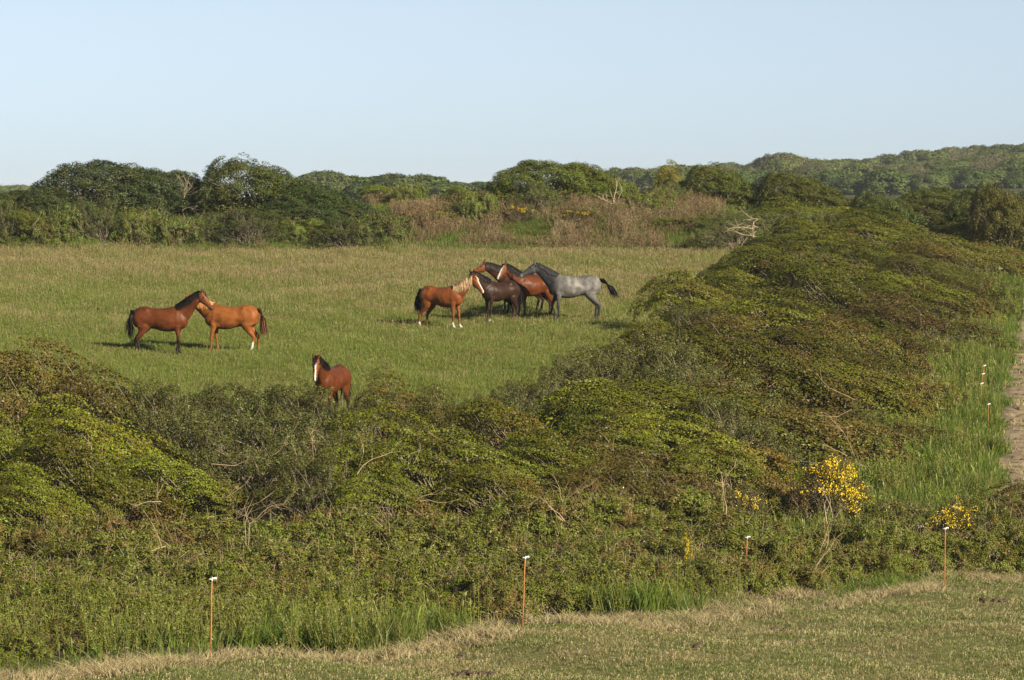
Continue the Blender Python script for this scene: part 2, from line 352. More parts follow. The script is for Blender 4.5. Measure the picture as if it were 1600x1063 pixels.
    for a in rng.choice(ncl, min(ntwig, ncl), replace=ntwig > ncl) if ntwig else []:
        d = unit(nrm[a] * 0.5 + rng.normal(0, 0.5, 3) + np.array([0, 0, twig_up])); ln = rng.uniform(*twig_len)
        q0 = p[a] - d * ln * 0.45; q2 = p[a] + d * ln * 0.55; q1 = (q0 + q2) / 2 + rng.normal(0, 0.08 * ln, 3)
        S.tube([q0, q1, q2], [twig_r, twig_r * 0.8, twig_r * 0.35], 3, 1, False)
    st = S.mesh(name + '_stems', [M['bark'], M[twig_mat]]) if S.n else None
    fl = None
    if flowers:
        Fg = Geo()
        wts = np.clip(p[:, 2] / H, 0, 1) ** 2
        if flower_side is not None: wts = wts * (0.05 + np.clip(unit(p - cen) @ np.array(flower_side), 0, 1) ** 2)
        cl = rng.choice(ncl, flowers, p=wts / wts.sum())
        o = rng.normal(0, 0.075, (flowers, 24, 3)); c = (p[cl] + nrm[cl] * 0.07)[:, None, :] + o
        leaves(rng, c.reshape(-1, 3), np.repeat(nrm[cl], 24, 0), 0.044, 0.8, 0.7, 0, Fg)
        fl = Fg.mesh(name + '_flowers', [M[flower_mat]])
    return dict(fol=fol, stems=st, flowers=fl, dim=(L, W, H))

P = {}
P['haw'] = [crown('hawthorn%d' % k, 10 + k, 5.0, 3.4, 2.4, PROF_WEDGE, 370, 92, 0.066, 'haw', open_side=0.72, sig=(0.40, 0.135, 0.12), lump=0.32, jit=0.3, inner=0.04) for k in range(4)]
P['bronze'] = [crown('bronze_hawthorn%d' % k, 30 + k, 4.6, 3.2, 2.2, PROF_WEDGE, 350, 74, 0.064, 'bronze', open_side=0.72, sig=(0.40, 0.12, 0.11), lump=0.36, jit=0.32, inner=0.04, ntwig=140) for k in range(2)]
P['black'] = [crown('blackthorn%d' % k, 50 + k, 3.4, 3.0, 2.1, PROF_DOME, 280, 85, 0.05, 'black', open_side=0.3, groove=1.2, sig=(0.12, 0.12, 0.27), lump=0.34, jit=0.35, ntwig=500, twig_len=(0.3, 0.75), twig_up=1.1, inner=0.15) for k in range(3)]
P['dark'] = [crown('evergreen%d' % k, 70 + k, 7.6, 4.6, 4.1, pr, 980, 52, 0.092, 'dark', deep=0.28, groove=0.8, sig=(0.34, 0.21, 0.19), lump=0.36, jit=0.32, inner=0.22, ntwig=420, twig_len=(0.4, 0.9), twig_r=0.009, limb_r=0.035, nlimb=120) for k, pr in enumerate((PROF_DOME, PROF_WEDGE, PROF_FLAT))]
P['bramble'] = [crown('bramble%d' % k, 90 + k, 3.4, 2.8, 1.15, PROF_FLAT, 290, 82, 0.058, 'bramble', open_side=0.45, groove=1.3, deep=0.40, sig=(0.17, 0.15, 0.11), lump=0.26, jit=0.4, inner=0.05, ntwig=100, twig_len=(0.4, 1.1), twig_r=0.0055, twig_mat='cane', twig_up=0.35, nlimb=40, limb_r=0.008) for k in range(3)]
P['gorse'] = [crown('gorse%d' % k, 110 + k, 2.0, 1.8, 1.5, PROF_DOME, 200, 60, 0.06, 'gorse', sig=(0.16, 0.16, 0.16), aspect=0.28, jit=0.8, ntwig=200, twig_len=(0.2, 0.5), twig_up=0.6, limb_r=0.014, nlimb=60, flowers=fn, flower_side=fs) for k, (fn, fs) in enumerate(((125, (0.7, -0.4, 0.75)), (42, (0, -0.6, 0.8)), (15, (0, -0.6, 0.8))))]
P['far'] = [crown('far_tree%d' % k, 130 + k, 8.0, 7.0, 6.0, pr, 150, 60, 0.42, 'far', sig=(0.95, 0.95, 0.75), lump=0.4, jit=0.3, inner=0.12, groove=0.5, deep=0.9, ntwig=0, limb_r=0.09, nlimb=30) for k, pr in enumerate((PROF_DOME, PROF_WEDGE, PROF_DOME))]
P['bare'] = [crown('bare_tree0', 150, 8.0, 7.0, 6.0, PROF_DOME, 300, 8, 0.30, 'far', sig=(0.5, 0.5, 0.3), lump=0.5, inner=0.1, ntwig=300, twig_len=(1.2, 2.6), twig_r=0.03, twig_up=1.2, limb_r=0.1, nlimb=60)]
NAMES = dict(haw='hawthorn_shrub', bronze='hawthorn_shrub', black='blackthorn_shrub', dark='windswept_tree', bramble='bramble_bush', gorse='gorse_bush', far='distant_tree', bare='distant_tree')
CATS = dict(haw='shrub', bronze='shrub', black='shrub', dark='tree', bramble='bramble', gorse='gorse', far='tree', bare='tree')
srng = random.Random(5)
def plant(kind, x, d, size, label, group=None, rz=0.0, tint=(1, 1, 1), var=None, sink=0.05, stemname=None):
    pr = P[kind][var if var is not None else srng.randrange(len(P[kind]))]
    L, W, H = pr['dim']; sx, sy, sz = size[0] / L, size[1] / W, size[2] / H
    e = empty(NAMES[kind], (x, d, gz(x, d) - sink), rz, (sx, sy, sz))
    setp(e, label, CATS[kind], group)
    tree = kind in ('dark', 'far', 'bare')
    f = link(bpy.data.objects.new('crown' if tree else 'foliage', pr['fol']), e); f.color = (*tint, 1)
    if pr['stems']: link(bpy.data.objects.new('trunk' if tree else 'stems', pr['stems']), e)
    if pr['flowers']: link(bpy.data.objects.new('flowers', pr['flowers']), e)
    return e
def tone(size, tn):
    a = 'tall' if size[2] > 2.05 else ('low' if size[2] < 1.45 else 'mid height'); b = 'pale' if tn > 1.06 else ('dark' if tn < 0.92 else '')
    return (a + ' ' + b).strip()
def front_zone(px):
    return 'in front of the nuzzling pair of horses' if px < 400 else 'in front of the lone bay horse' if px < 625 else 'in front of the group of five horses' if px < 960 else 'where front and side hedge meet, by the big gorse'
def bramble_zone(px):
    return 'behind the stake in lush grass' if px < 520 else 'behind the leaning rusty stake' if px < 1000 else 'around the half sunk stake and big gorse' if px < 1330 else 'behind the tall bright orange stake'
def plant_px(kind, px, d, wpx, top, label, group=None, depth=None, rz=None, tint=None, var=None, sink=0.05):
    """shrub whose outline centre, width and top row are read from the photo at distance d"""
    s = FPX / d; x = px2x(px, d); h = py2z(top, d) - gz(x, d) + sink
    wd = wpx / s
    rz = R(srng.uniform(-14, 14)) if rz is None else R(rz)
    b_ = srng.uniform(0.68, 1.18); tn = tint or (b_ * srng.uniform(0.95, 1.08), b_, b_ * 0.9)
    return plant(kind, x, d, (wd, depth or wd * 0.62, max(h, 0.35)), label, group, rz, tn, var, sink)

# ------------------------------------------------------------------ hedge across the front of the pasture
GF = 'shrubs in the hedge between the mown strip and the pasture'
L_H = 'bright green windswept hawthorn in the hedge in front of the pasture'
L_B = 'bronze leaved windswept hawthorn in the hedge in front of the pasture'
L_K = 'olive grey twiggy blackthorn in the hedge in front of the pasture'
for kind, px, d, wp, top in [
    ('bronze', 110, 84, 330, 552), ('bronze', 20, 81, 300, 572), ('bronze', 190, 82, 260, 590), ('bronze', -40, 78, 260, 610),
    ('haw', 170, 79, 300, 628), ('haw', 40, 76.5, 260, 655), ('haw', 150, 75.5, 300, 680), ('haw', 300, 76, 280, 708), ('haw', -40, 74, 240, 690), ('haw', 90, 73, 240, 735),
    ('black', 300, 84, 220, 630), ('black', 390, 83, 240, 628), ('black', 480, 82, 220, 636), ('black', 560, 81, 190, 648), ('black', 340, 80, 220, 655), ('black', 440, 79, 240, 668), ('black', 530, 77, 200, 690), ('black', 420, 76, 220, 712), ('black', 490, 74.5, 210, 745), ('black', 250, 82, 180, 632),
    ('haw', 640, 79, 280, 645), ('haw', 590, 76, 220, 700), ('haw', 690, 76, 280, 690), ('haw', 620, 74, 220, 745),
    ('bronze', 650, 84, 200, 600), ('bronze', 720, 83.5, 170, 622), ('black', 830, 86, 170, 622), ('black', 780, 84, 150, 632),
    ('haw', 830, 80, 300, 640), ('haw', 780, 77, 300, 690), ('haw', 900, 77, 260, 690), ('haw', 820, 74.5, 260, 738),
    ('haw', 1010, 84, 330, 610), ('haw', 1080, 81, 300, 645), ('haw', 1000, 81, 260, 640),
    ('bronze', 1010, 78, 280, 685), ('bronze', 1060, 75.5, 260, 725), ('bronze', 960, 75, 220, 740), ('haw', 1150, 78, 240, 700),
    ('black', 940, 90, 180, 580), ('black', 1010, 92, 220, 545), ('black', 1060, 90, 180, 570), ('black', 960, 96, 180, 560), ('black', 1130, 82, 180, 650), ('black', 1120, 86, 200, 620)]:
    bright = (1.25, 1.22, 1.0) if (kind == 'haw' and px in (1010, 1080, 170)) else None
    o = plant_px(kind, px, d, wp * (1.15 if kind == 'black' else 1.04), top - (14 if kind == 'black' else -14 if px < 320 and kind == 'haw' else -6 if px < 200 and kind == 'bronze' else 0), {'haw': L_H, 'bronze': L_B, 'black': L_K}[kind], {'haw': 'green hawthorns in the front hedge', 'bronze': 'bronze hawthorns in the front hedge', 'black': 'blackthorns in the front hedge'}[kind], tint=bright, rz=srng.uniform(-22, 6))
    hh_ = py2z(top, d) - gz(px2x(px, d), d)
    o['label'] = '%s %s %s' % ('tall' if hh_ > 2.1 else 'low' if hh_ < 1.3 else 'mid height', ('pale ' if bright else '') + {'haw': 'green hawthorn', 'bronze': 'bronze hawthorn', 'black': 'olive grey blackthorn'}[kind], front_zone(px))

# ------------------------------------------------------------------ hedge beside the pasture, running back to the far bank
L_RH = 'green windswept hawthorn in the broad hedge between pasture and track'
L_RB = 'brownish windswept hawthorn in the broad hedge between pasture and track'
L_RK = 'olive twiggy blackthorn in the broad hedge between pasture and track'
for d in np.arange(151, 84, -3.5):
    xl, xr = float(itp(LEFT_FOOT, d)), float(itp(RIGHT_FOOT, d)); wd = xr - xl
    for k, (t0, hh, ln) in enumerate(((0.20, 1.75, 5.0), (0.50, 2.0, 6.4), (0.82, 1.5, 5.6))):
        x = xl + wd * t0 + srng.uniform(-0.7, 0.7); dd = d + (k - 1) * 1.1 + srng.uniform(-1.1, 1.1)
        h = hh * srng.uniform(0.7, 1.2) * float(np.interp(d, [118, 140], [1.0, 0.86])); ln *= srng.uniform(0.85, 1.15)
        r = srng.random()
        if k == 0 and r < 0.28: kind = 'black'; ln *= 0.75
        elif r < (0.10, 0.22, 0.48)[k]: kind = 'bronze'
        else: kind = 'haw'
        tn = srng.uniform(0.6, 1.25)
        zone = 'near the far bank' if dd > 134 else 'beside the grey horse' if dd > 112 else 'opposite the verge stakes' if dd > 96 else 'above the big gorse'
        o = plant(kind, x, dd, (ln, ln * srng.uniform(0.46, 0.62), h), {'haw': L_RH, 'bronze': L_RB, 'black': L_RK}[kind], {'haw': 'green hawthorns in the side hedge', 'bronze': 'brownish hawthorns in the side hedge', 'black': 'blackthorns in the side hedge'}[kind],
              R(srng.uniform(-34, -8)), (tn, tn * srng.uniform(0.9, 1.02), tn))
        o['label'] = '%s %s, side hedge %s %s' % (tone((0, 0, h), tn), {'haw': 'green hawthorn', 'bronze': 'brown hawthorn', 'black': 'twiggy blackthorn'}[kind], ('pasture edge', 'spine', 'track edge')[k], zone)

# ------------------------------------------------------------------ bramble mounds along the foot of the front hedge
L_R = 'low olive bramble mound with tan canes at the foot of the front hedge'
for i in range(64):
    t = i / 63; px = -80 + 1780 * t + srng.uniform(-20, 20)
    for row in range(2):
        d0 = [float(np.interp(px, [-80, 300, 800, 1200, 1700], [64, 64.5, 67, 72, 78])), float(np.interp(px, [-80, 300, 800, 1200, 1700], [70, 70.5, 72, 76.5, 82]))][row] + srng.uniform(-1.6, 1.6)
        if srng.random() < 0.42: continue
        if px > 1380 and row == 1: continue
        x = px2x(px, d0)
        h = srng.uniform(0.65, 1.1) * (1.0 if row else 0.8) * (0.75 if px > 1150 else 1.0)
        ln = srng.uniform(2.2, 3.6)
        tn = srng.uniform(0.85, 1.15); gr = srng.uniform(0.9, 1.06)
        o = plant('bramble', x, d0, (ln, ln * 0.8, h), L_R, 'bramble mounds at the foot of the front hedge', srng.uniform(0, 6.28), (tn, tn * gr, tn * 0.95))
        o['label'] = '%s%s bramble mound %s, %s' % ('pale ' if tn > 1.05 else 'dark ' if tn < 0.95 else 'olive ', 'wide' if ln > 2.9 else 'narrow', 'against the hedge shrubs' if row else 'lower on the slope', bramble_zone(px))
for px, d0, ln, h in [(60, 59, 2.6, .75), (180, 60, 2.4, .7), (330, 60.5, 2.6, .8), (470, 61, 2.4, .8), (560, 61.5, 2.4, .75), (690, 61.5, 2.6, .9), (720, 60.4, 1.8, .7), (880, 63.5, 2.4, .7), (1000, 65.5, 2.2, .7), (1240, 70.2, 2.4, .8), (1400, 71.6, 2.6, .85), (1540, 72.6, 2.6, .9), (1620, 73.5, 2.2, .8), (1330, 71.5, 2.2, .75), (1460, 73.5, 2.4, .8), (250, 57.5, 1.6, .5), (1100, 68.0, 2.0, .7), (20, 54, 2.2, .55), (120, 56, 2.4, .6), (-10, 50.5, 2.2, .5), (90, 52, 2.0, .5), (200, 54.5, 2.0, .5), (300, 56, 2.0, .55), (50, 57, 2.4, .7), (380, 55.6, 1.8, .45), (470, 56, 1.8, .5), (400, 58, 2.2, .6), (520, 57.6, 2.0, .6), (620, 58.6, 2.2, .65), (760, 58.8, 2.2, .75), (850, 60.6, 2.2, .65), (930, 61.8, 2.4, .7), (1020, 63.2, 2.2, .65), (1090, 64.6, 2.2, .7), (1180, 66.5, 2.4, .7), (1260, 67.4, 2.2, .65), (1340, 68.8, 2.4, .75), (1430, 70.0, 2.4, .75), (1520, 71.0, 2.4, .8), (1600, 71.6, 2.4, .8), (1385, 69.2, 1.8, .6), (1130, 66, 1.8, .55)]:
    o = plant('bramble', px2x(px, d0), d0, (ln, ln * 0.75, h), L_R, 'bramble mounds at the foot of the front hedge', srng.uniform(0, 6.28), (1.0, 0.98, 0.9))
    o['label'] = '%s bramble clump among grass and weeds close %s' % ('small' if ln < 2.3 else 'broad', bramble_zone(px))
for px, py in [(1440, 655), (1410, 640)]:
    x, d0 = px2x(px, 96), 96
    plant('bramble', x, d0 + srng.uniform(-1, 1), (2.6, 2.0, 0.8), 'small brownish bramble patch out in the grassy verge', 'brambles in the verge', 0.4, (1.05, 0.85, 0.8))

for i in range(16):
    d0 = 82 + i * 4.1 + srng.uniform(-1.5, 1.5); x = float(itp(RIGHT_FOOT, d0)) + srng.uniform(-1.2, 1.4); ln = srng.uniform(1.6, 2.8)
    plant('bramble', x, d0, (ln, ln * 0.8, srng.uniform(0.45, 0.8)), '%s bramble sprawling from the side hedge into the verge grass' % ('broad' if ln > 2.2 else 'small'), 'brambles in the verge', srng.uniform(0, 6.28), (0.9, 1.0, 0.85))

# ------------------------------------------------------------------ gorse in flower
plant_px('gorse', 1292, 76, 118, 730, 'large gorse bush with bare grey stems and yellow flowers on its crest', None, tint=(0.9, 0.8, 0.8), var=0, rz=0)
plant_px('gorse', 1165, 75, 80, 762, 'gorse with yellow flowers among brambles beside the large stemmy gorse', None, var=2, rz=20)
plant_px('gorse', 1074, 65.5, 44, 848, 'tiny yellow flowering gorse low among the brambles', None, var=1, rz=60)
plant_px('gorse', 1495, 72.2, 110, 797, 'wide gorse in yellow flower behind the tallest orange stake', None, var=1, rz=0)
plant_px('gorse', 1560, 73.0, 50, 812, 'small yellow gorse at the foot of the bare track', None, var=1, rz=100)
plant_px('gorse', 1608, 75.5, 70, 800, 'dark gorse with few yellow flowers on the bare track edge', None, var=0, rz=70, tint=(0.7, 0.7, 0.7))
plant_px('gorse', 1240, 78, 60, 752, 'leafy gorse with sparse flowers touching the large stemmy gorse', None, var=1, rz=140)
plant_px('gorse', 655, 156, 110, 312, 'spreading gorse with yellow flowers on the far bank beside the evergreen mass', None, var=2, rz=0)
plant_px('gorse', 690, 152.6, 66, 330, 'low golden gorse clump on the far bank', 'low gorse on the far bank', var=2, rz=50, tint=(1.2, 1.1, 1))
plant_px('gorse', 640, 152.6, 66, 336, 'low golden gorse clump on the far bank', 'low gorse on the far bank', var=2, rz=80)
plant_px('gorse', 900, 152.4, 74, 328, 'yellow gorse under the flat topped windswept tree', 'gorse under the flat topped tree', var=2, rz=20)
plant_px('gorse', 812, 152.4, 50, 320, 'yellow gorse under the flat topped windswept tree', 'gorse under the flat topped tree', var=2, rz=0)
plant_px('bronze', 1060, 160, 76, 262, 'golden brown bush on top of the far bank', None, rz=0, tint=(1.5, 1.75, 0.8), depth=1.8)

# ------------------------------------------------------------------ hedge on the far bank
def far_tree(px, d, wp, top, label, var, tint=(1, 1, 1), kind='dark', rz=0, group=None, depth=None):
    return plant_px(kind, px, d, wp, top, label, group, depth, rz, tint, var, 0.1)
far_tree(155, 153.5, 225, 258, 'dark domed evergreen thicket tree with grey twigs on the far bank', 0, (0.9, 0.9, 1.25))
far_tree(245, 154.5, 170, 266, 'dark upright thicket tree beside the domed evergreen on the far bank', 2, (0.85, 0.88, 1.25))
far_tree(30, 153, 150, 302, 'low dark shrub tree at the end of the far bank', 0, (0.9, 0.9, 0.9))
far_tree(-20, 152, 150, 312, 'low mid green shrub tree at the far bank end', 2, (1.2, 1.1, 0.9))
far_tree(95, 152, 130, 300, 'dark shrub leaning against the domed evergreen thicket', 1, (0.9, 0.9, 1.1))
far_tree(425, 153.8, 215, 252, 'tall windswept dark green tree with golden crest on the far bank', 1, (1.25, 1.12, 0.9), depth=4.2)
far_tree(515, 153.0, 190, 290, 'low dark windswept tree sloping down beside the golden crested one', 1, (0.85, 0.95, 0.9), depth=3.6)
far_tree(470, 151.8, 230, 318, 'dark bushy evergreen skirting the far bank foot', 2, (0.72, 0.82, 0.8), depth=2.6)
far_tree(410, 152.5, 80, 365, 'small dark bush on the pasture edge under the windswept trees', 0, (0.8, 0.9, 0.9), depth=1.6, group=None)
far_tree(860, 156, 200, 254, 'flat topped windswept hawthorn tree with forked trunk on the far bank', 2, (1.9, 1.7, 1.1), depth=4.5)
far_tree(945, 156.5, 150, 263, 'sloping windswept hawthorn tree with bare leaning trunks on the far bank', 1, (1.9, 1.6, 1.1), depth=4.0)
far_tree(735, 156, 80, 305, 'small green shrub tree beside the flat topped hawthorn', 0, (1.3, 1.3, 1.0), depth=2.2)
far_tree(1140, 157, 140, 262, 'rounded windswept tree with bronze crest above the dead snag', 1, (1.7, 1.45, 1.1), depth=3.4)
far_tree(1262, 156, 150, 272, 'bronze tipped windswept tree above the corner of the pasture', 1, (1.7, 1.3, 1.0), depth=3.4)
far_tree(1085, 159, 80, 300, 'small green shrub tree behind the dead snag', 2, (1.4, 1.3, 1.0), depth=2.0)
far_tree(1400, 150, 150, 305, 'dark crested shrub tree at the back of the broad side hedge', 1, (1.2, 1.15, 1.0), depth=3.0)
far_tree(1470, 156, 180, 298, 'brown green shrub tree behind the broad side hedge', 0, (1.6, 1.3, 1.0), depth=3.0)
far_tree(1580, 148, 130, 292, 'red brown leaved shrub tree near the end of the track', 1, (1.7, 1.15, 0.9), depth=3.2)
far_tree(1530, 152, 110, 300, 'pale olive shrub tree with dry stems near the end of the track', 2, (1.7, 1.5, 1.5), depth=3.0)
far_tree(1640, 152, 130, 290, 'dark green shrub tree over the end of the track', 2, (1.2, 1.2, 1.0), depth=3.2)
for px, d, wp, top, kd in [(60, 152.6, 90, 358, 'bramble'), (150, 152.4, 110, 362, 'bramble'), (235, 152.4, 90, 366, 'bramble'), (345, 152.6, 80, 345, 'black'), (590, 153, 80, 330, 'black'), (620, 152.3, 70, 362, 'bramble'), (780, 153.6, 70, 348, 'bramble'), (1000, 154, 90, 335, 'bramble'), (1050, 152.2, 90, 366, 'bramble'), (1130, 152, 110, 350, 'black'), (1180, 152, 120, 345, 'black'), (1250, 151, 120, 335, 'black'), (1330, 150, 130, 330, 'black'), (560, 152.4, 100, 362, 'black'), (700, 153, 90, 345, 'bramble'), (0, 152.5, 100, 350, 'black'), (1145, 148.5, 110, 352, 'black'), (1200, 149.5, 130, 338, 'black'), (1270, 148.5, 130, 340, 'black'), (1230, 147, 110, 362, 'bramble'), (1160, 151, 120, 332, 'black'), (1320, 147.5, 120, 342, 'black')]:
    plant_px(kd, px, d, wp * 1.15, top, {'bramble': 'leafy bramble clump along the foot of the far bank', 'black': 'olive shrub along the foot of the far bank'}[kd], {'bramble': 'bramble clumps at the far bank', 'black': 'olive shrubs at the far bank'}[kd], tint=(0.95, 1.05, 0.9), depth=2.0)

for i in range(17):
    px = -20 + 38 * i + srng.uniform(-14, 14); d = srng.uniform(149.8, 151.2); kd = srng.choice(('bramble', 'black', 'black', 'haw')); ln = srng.uniform(2.0, 3.4); hh = srng.uniform(0.9, 1.7)
    near = 'below the domed evergreen thicket' if px < 310 else 'below the golden crested tree'
    tn = srng.uniform(0.65, 1.0)
    plant(kd, px2x(px, d), d, (ln, ln * 0.6, hh), '%s %s bush on the pasture edge %s' % ('tall' if hh > 1.3 else 'low', {'bramble': 'bramble', 'haw': 'green hawthorn', 'black': 'olive blackthorn'}[kd], near), 'bushes along the pasture edge', srng.uniform(-0.4, 0.4), (tn * 0.9, tn, tn * 0.9))
for i in range(26):
    px = srng.uniform(0, 720) if i < 9 else srng.uniform(720, 1120); d = srng.uniform(152.2, 158); x = px2x(px, d); kd = srng.choice(('bramble', 'bramble', 'haw', 'black'))
    ln = srng.uniform(1.6, 3.0); hh = srng.uniform(0.7, 1.2); big = 'wide' if ln > 2.3 else 'small'
    near = 'under the dark thicket trees' if px < 320 else 'by the golden crested tree' if px < 600 else 'around the low gorse' if px < 760 else 'under the flat topped tree' if px < 1010 else 'near the dead snag'
    plant(kd, x, d, (ln, ln * 0.7, hh), '%s %s scrub on the far bank %s' % (big, {'bramble': 'leafy bramble', 'haw': 'green hawthorn', 'black': 'olive twiggy'}[kd], near), 'low scrub on the far bank', srng.uniform(-0.4, 0.4), (0.9, 1.0, 0.9))

# ------------------------------------------------------------------ woods beyond
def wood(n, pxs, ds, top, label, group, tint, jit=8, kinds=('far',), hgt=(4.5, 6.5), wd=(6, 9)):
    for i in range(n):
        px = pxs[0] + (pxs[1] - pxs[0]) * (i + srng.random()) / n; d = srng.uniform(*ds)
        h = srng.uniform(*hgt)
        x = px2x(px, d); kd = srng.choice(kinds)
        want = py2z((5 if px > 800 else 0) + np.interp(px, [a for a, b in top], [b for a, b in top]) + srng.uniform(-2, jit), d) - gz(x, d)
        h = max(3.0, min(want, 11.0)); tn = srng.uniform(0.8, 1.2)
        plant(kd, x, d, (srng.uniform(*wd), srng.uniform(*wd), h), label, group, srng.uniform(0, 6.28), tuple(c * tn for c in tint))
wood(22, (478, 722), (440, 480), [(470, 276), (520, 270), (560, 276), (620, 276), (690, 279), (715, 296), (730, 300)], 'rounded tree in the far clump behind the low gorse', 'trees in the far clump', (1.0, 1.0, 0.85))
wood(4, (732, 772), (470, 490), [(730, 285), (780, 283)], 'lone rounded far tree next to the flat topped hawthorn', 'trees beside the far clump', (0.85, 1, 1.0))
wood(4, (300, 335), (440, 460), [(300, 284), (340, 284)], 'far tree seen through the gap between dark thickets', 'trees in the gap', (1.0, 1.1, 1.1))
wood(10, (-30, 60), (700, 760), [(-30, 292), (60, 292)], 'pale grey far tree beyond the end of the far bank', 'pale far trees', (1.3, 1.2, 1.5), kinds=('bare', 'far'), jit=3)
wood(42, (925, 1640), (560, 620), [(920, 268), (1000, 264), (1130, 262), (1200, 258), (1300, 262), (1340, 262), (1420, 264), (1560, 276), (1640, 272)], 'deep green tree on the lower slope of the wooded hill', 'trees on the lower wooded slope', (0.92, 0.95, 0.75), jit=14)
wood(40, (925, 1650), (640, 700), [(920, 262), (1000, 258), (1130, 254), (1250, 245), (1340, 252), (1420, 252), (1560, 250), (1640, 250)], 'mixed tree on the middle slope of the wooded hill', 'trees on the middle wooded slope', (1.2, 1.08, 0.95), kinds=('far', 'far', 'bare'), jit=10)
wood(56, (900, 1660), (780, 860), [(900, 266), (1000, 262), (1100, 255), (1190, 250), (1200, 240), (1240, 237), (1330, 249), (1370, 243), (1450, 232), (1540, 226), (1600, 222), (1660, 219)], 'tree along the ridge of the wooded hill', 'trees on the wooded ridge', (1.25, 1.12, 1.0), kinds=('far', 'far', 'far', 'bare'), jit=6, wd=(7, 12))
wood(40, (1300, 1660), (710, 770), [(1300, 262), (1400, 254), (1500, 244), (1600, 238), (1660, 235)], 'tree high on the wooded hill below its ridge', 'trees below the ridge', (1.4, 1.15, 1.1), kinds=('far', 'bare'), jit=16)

# ------------------------------------------------------------------ scattered ground cover (geometry nodes instancing)
def scatter(name, pts, rot, scl, idx, protos, label, cat, parent=None):
    me = bpy.data.meshes.new(name); me.vertices.add(len(pts)); me.vertices.foreach_set('co', np.asarray(pts, np.float32).ravel())
    for an, ty, da, key in (('rot', 'FLOAT_VECTOR', rot, 'vector'), ('scl', 'FLOAT_VECTOR', scl, 'vector'), ('idx', 'INT', idx, 'value')):
        a = me.attributes.new(an, ty, 'POINT'); a.data.foreach_set(key, np.asarray(da, np.int32 if ty == 'INT' else np.float32).ravel())
    col = bpy.data.collections.new(name + '_kinds')
    for k, pm_ in enumerate(protos): col.objects.link(bpy.data.objects.new('%s_kind%02d' % (name, k), pm_))
    g = bpy.data.node_groups.new(name, 'GeometryNodeTree')
    g.interface.new_socket('Geometry', in_out='INPUT', socket_type='NodeSocketGeometry'); g.interface.new_socket('Geometry', in_out='OUTPUT', socket_type='NodeSocketGeometry')
    n = g.nodes; gi = n.new('NodeGroupInput'); go = n.new('NodeGroupOutput'); ip = n.new('GeometryNodeInstanceOnPoints')
    ci = n.new('GeometryNodeCollectionInfo'); ci.inputs['Collection'].default_value = col; ci.inputs['Separate Children'].default_value = True; ci.inputs['Reset Children'].default_value = True
    def na(nm, ty):
        a = n.new('GeometryNodeInputNamedAttribute'); a.data_type = ty; a.inputs['Name'].default_value = nm; return a.outputs['Attribute']
    l = g.links; l.new(gi.outputs[0], ip.inputs['Points']); l.new(ci.outputs[0], ip.inputs['Instance']); ip.inputs['Pick Instance'].default_value = True
    l.new(na('idx', 'INT'), ip.inputs['Instance Index']); l.new(na('rot', 'FLOAT_VECTOR'), ip.inputs['Rotation']); l.new(na('scl', 'FLOAT_VECTOR'), ip.inputs['Scale'])
    l.new(ip.outputs[0], go.inputs[0])
    o = link(bpy.data.objects.new(name, me), parent); md = o.modifiers.new('scatter', 'NODES'); md.node_group = g
    setp(o, label, cat, None, 'stuff'); return o
def tuft(name, seed, nb, h, spread, wd, mats, lean=0.35, seeds=0, seed_h=0.3, bent=0.25):
    rng = np.random.default_rng(seed); G = Geo()
    for i in range(nb):
        a = rng.uniform(0, 6.28); r = spread * math.sqrt(rng.random()); b = np.array([r * math.cos(a), r * math.sin(a), -0.02])
        hh = h * rng.uniform(0.55, 1.25); ln = rng.normal(0, lean, 2)
        d1 = np.array([ln[0] * 0.4, ln[1] * 0.4, 1.0]); d2 = np.array([ln[0] * (1 + bent), ln[1] * (1 + bent), 1.0 - bent * rng.random()])
        p1 = b + d1 * hh * 0.5; p2 = p1 + d2 * hh * 0.5
        th = rng.uniform(0, 6.28); sd = np.array([math.cos(th), math.sin(th), 0])
        G.strip([b, p1, p2], [wd, wd * 0.8, wd * 0.15], sd, 0)
    for i in range(seeds):
        a = rng.uniform(0, 6.28); r = spread * math.sqrt(rng.random()); b = np.array([r * math.cos(a), r * math.sin(a), 0])
        hh = seed_h * rng.uniform(0.7, 1.2); ln = rng.normal(0, 0.12, 2); t = b + np.array([ln[0] * hh, ln[1] * hh, hh]); q = b * 0.25 + t * 0.75
        th = rng.uniform(0, 6.28); sd = np.array([math.cos(th), math.sin(th), 0])
        G.strip([b, q], [wd * 0.35, wd * 0.35], sd, 1); G.strip([q, q * 0.4 + t * 0.6, t], [wd * 0.5, wd * 1.3, wd * 0.3], sd, 1)
    return G.mesh(name, [M[m] for m in mats])
def rand_rot(rng, n, tilt=0.12):
    return np.stack([rng.normal(0, tilt, n), rng.normal(0, tilt, n), rng.uniform(0, 6.28, n)], 1)
def in_view(x, d, margin=0.6): return np.abs(x) < d * 800 / FPX + margin
def vnoise(x, d, sc, seed=0):
    r = np.random.default_rng(seed); out = 0
    for k in range(5):
        a = r.uniform(0, 6.28); f = sc * r.uniform(0.6, 1.7); out = out + np.sin(f * (x * math.cos(a) + d * math.sin(a)) + r.uniform(0, 6.28) + 1.2 * np.sin(f * 0.7 * (x * math.sin(a) - d * math.cos(a))))
    return out / 5
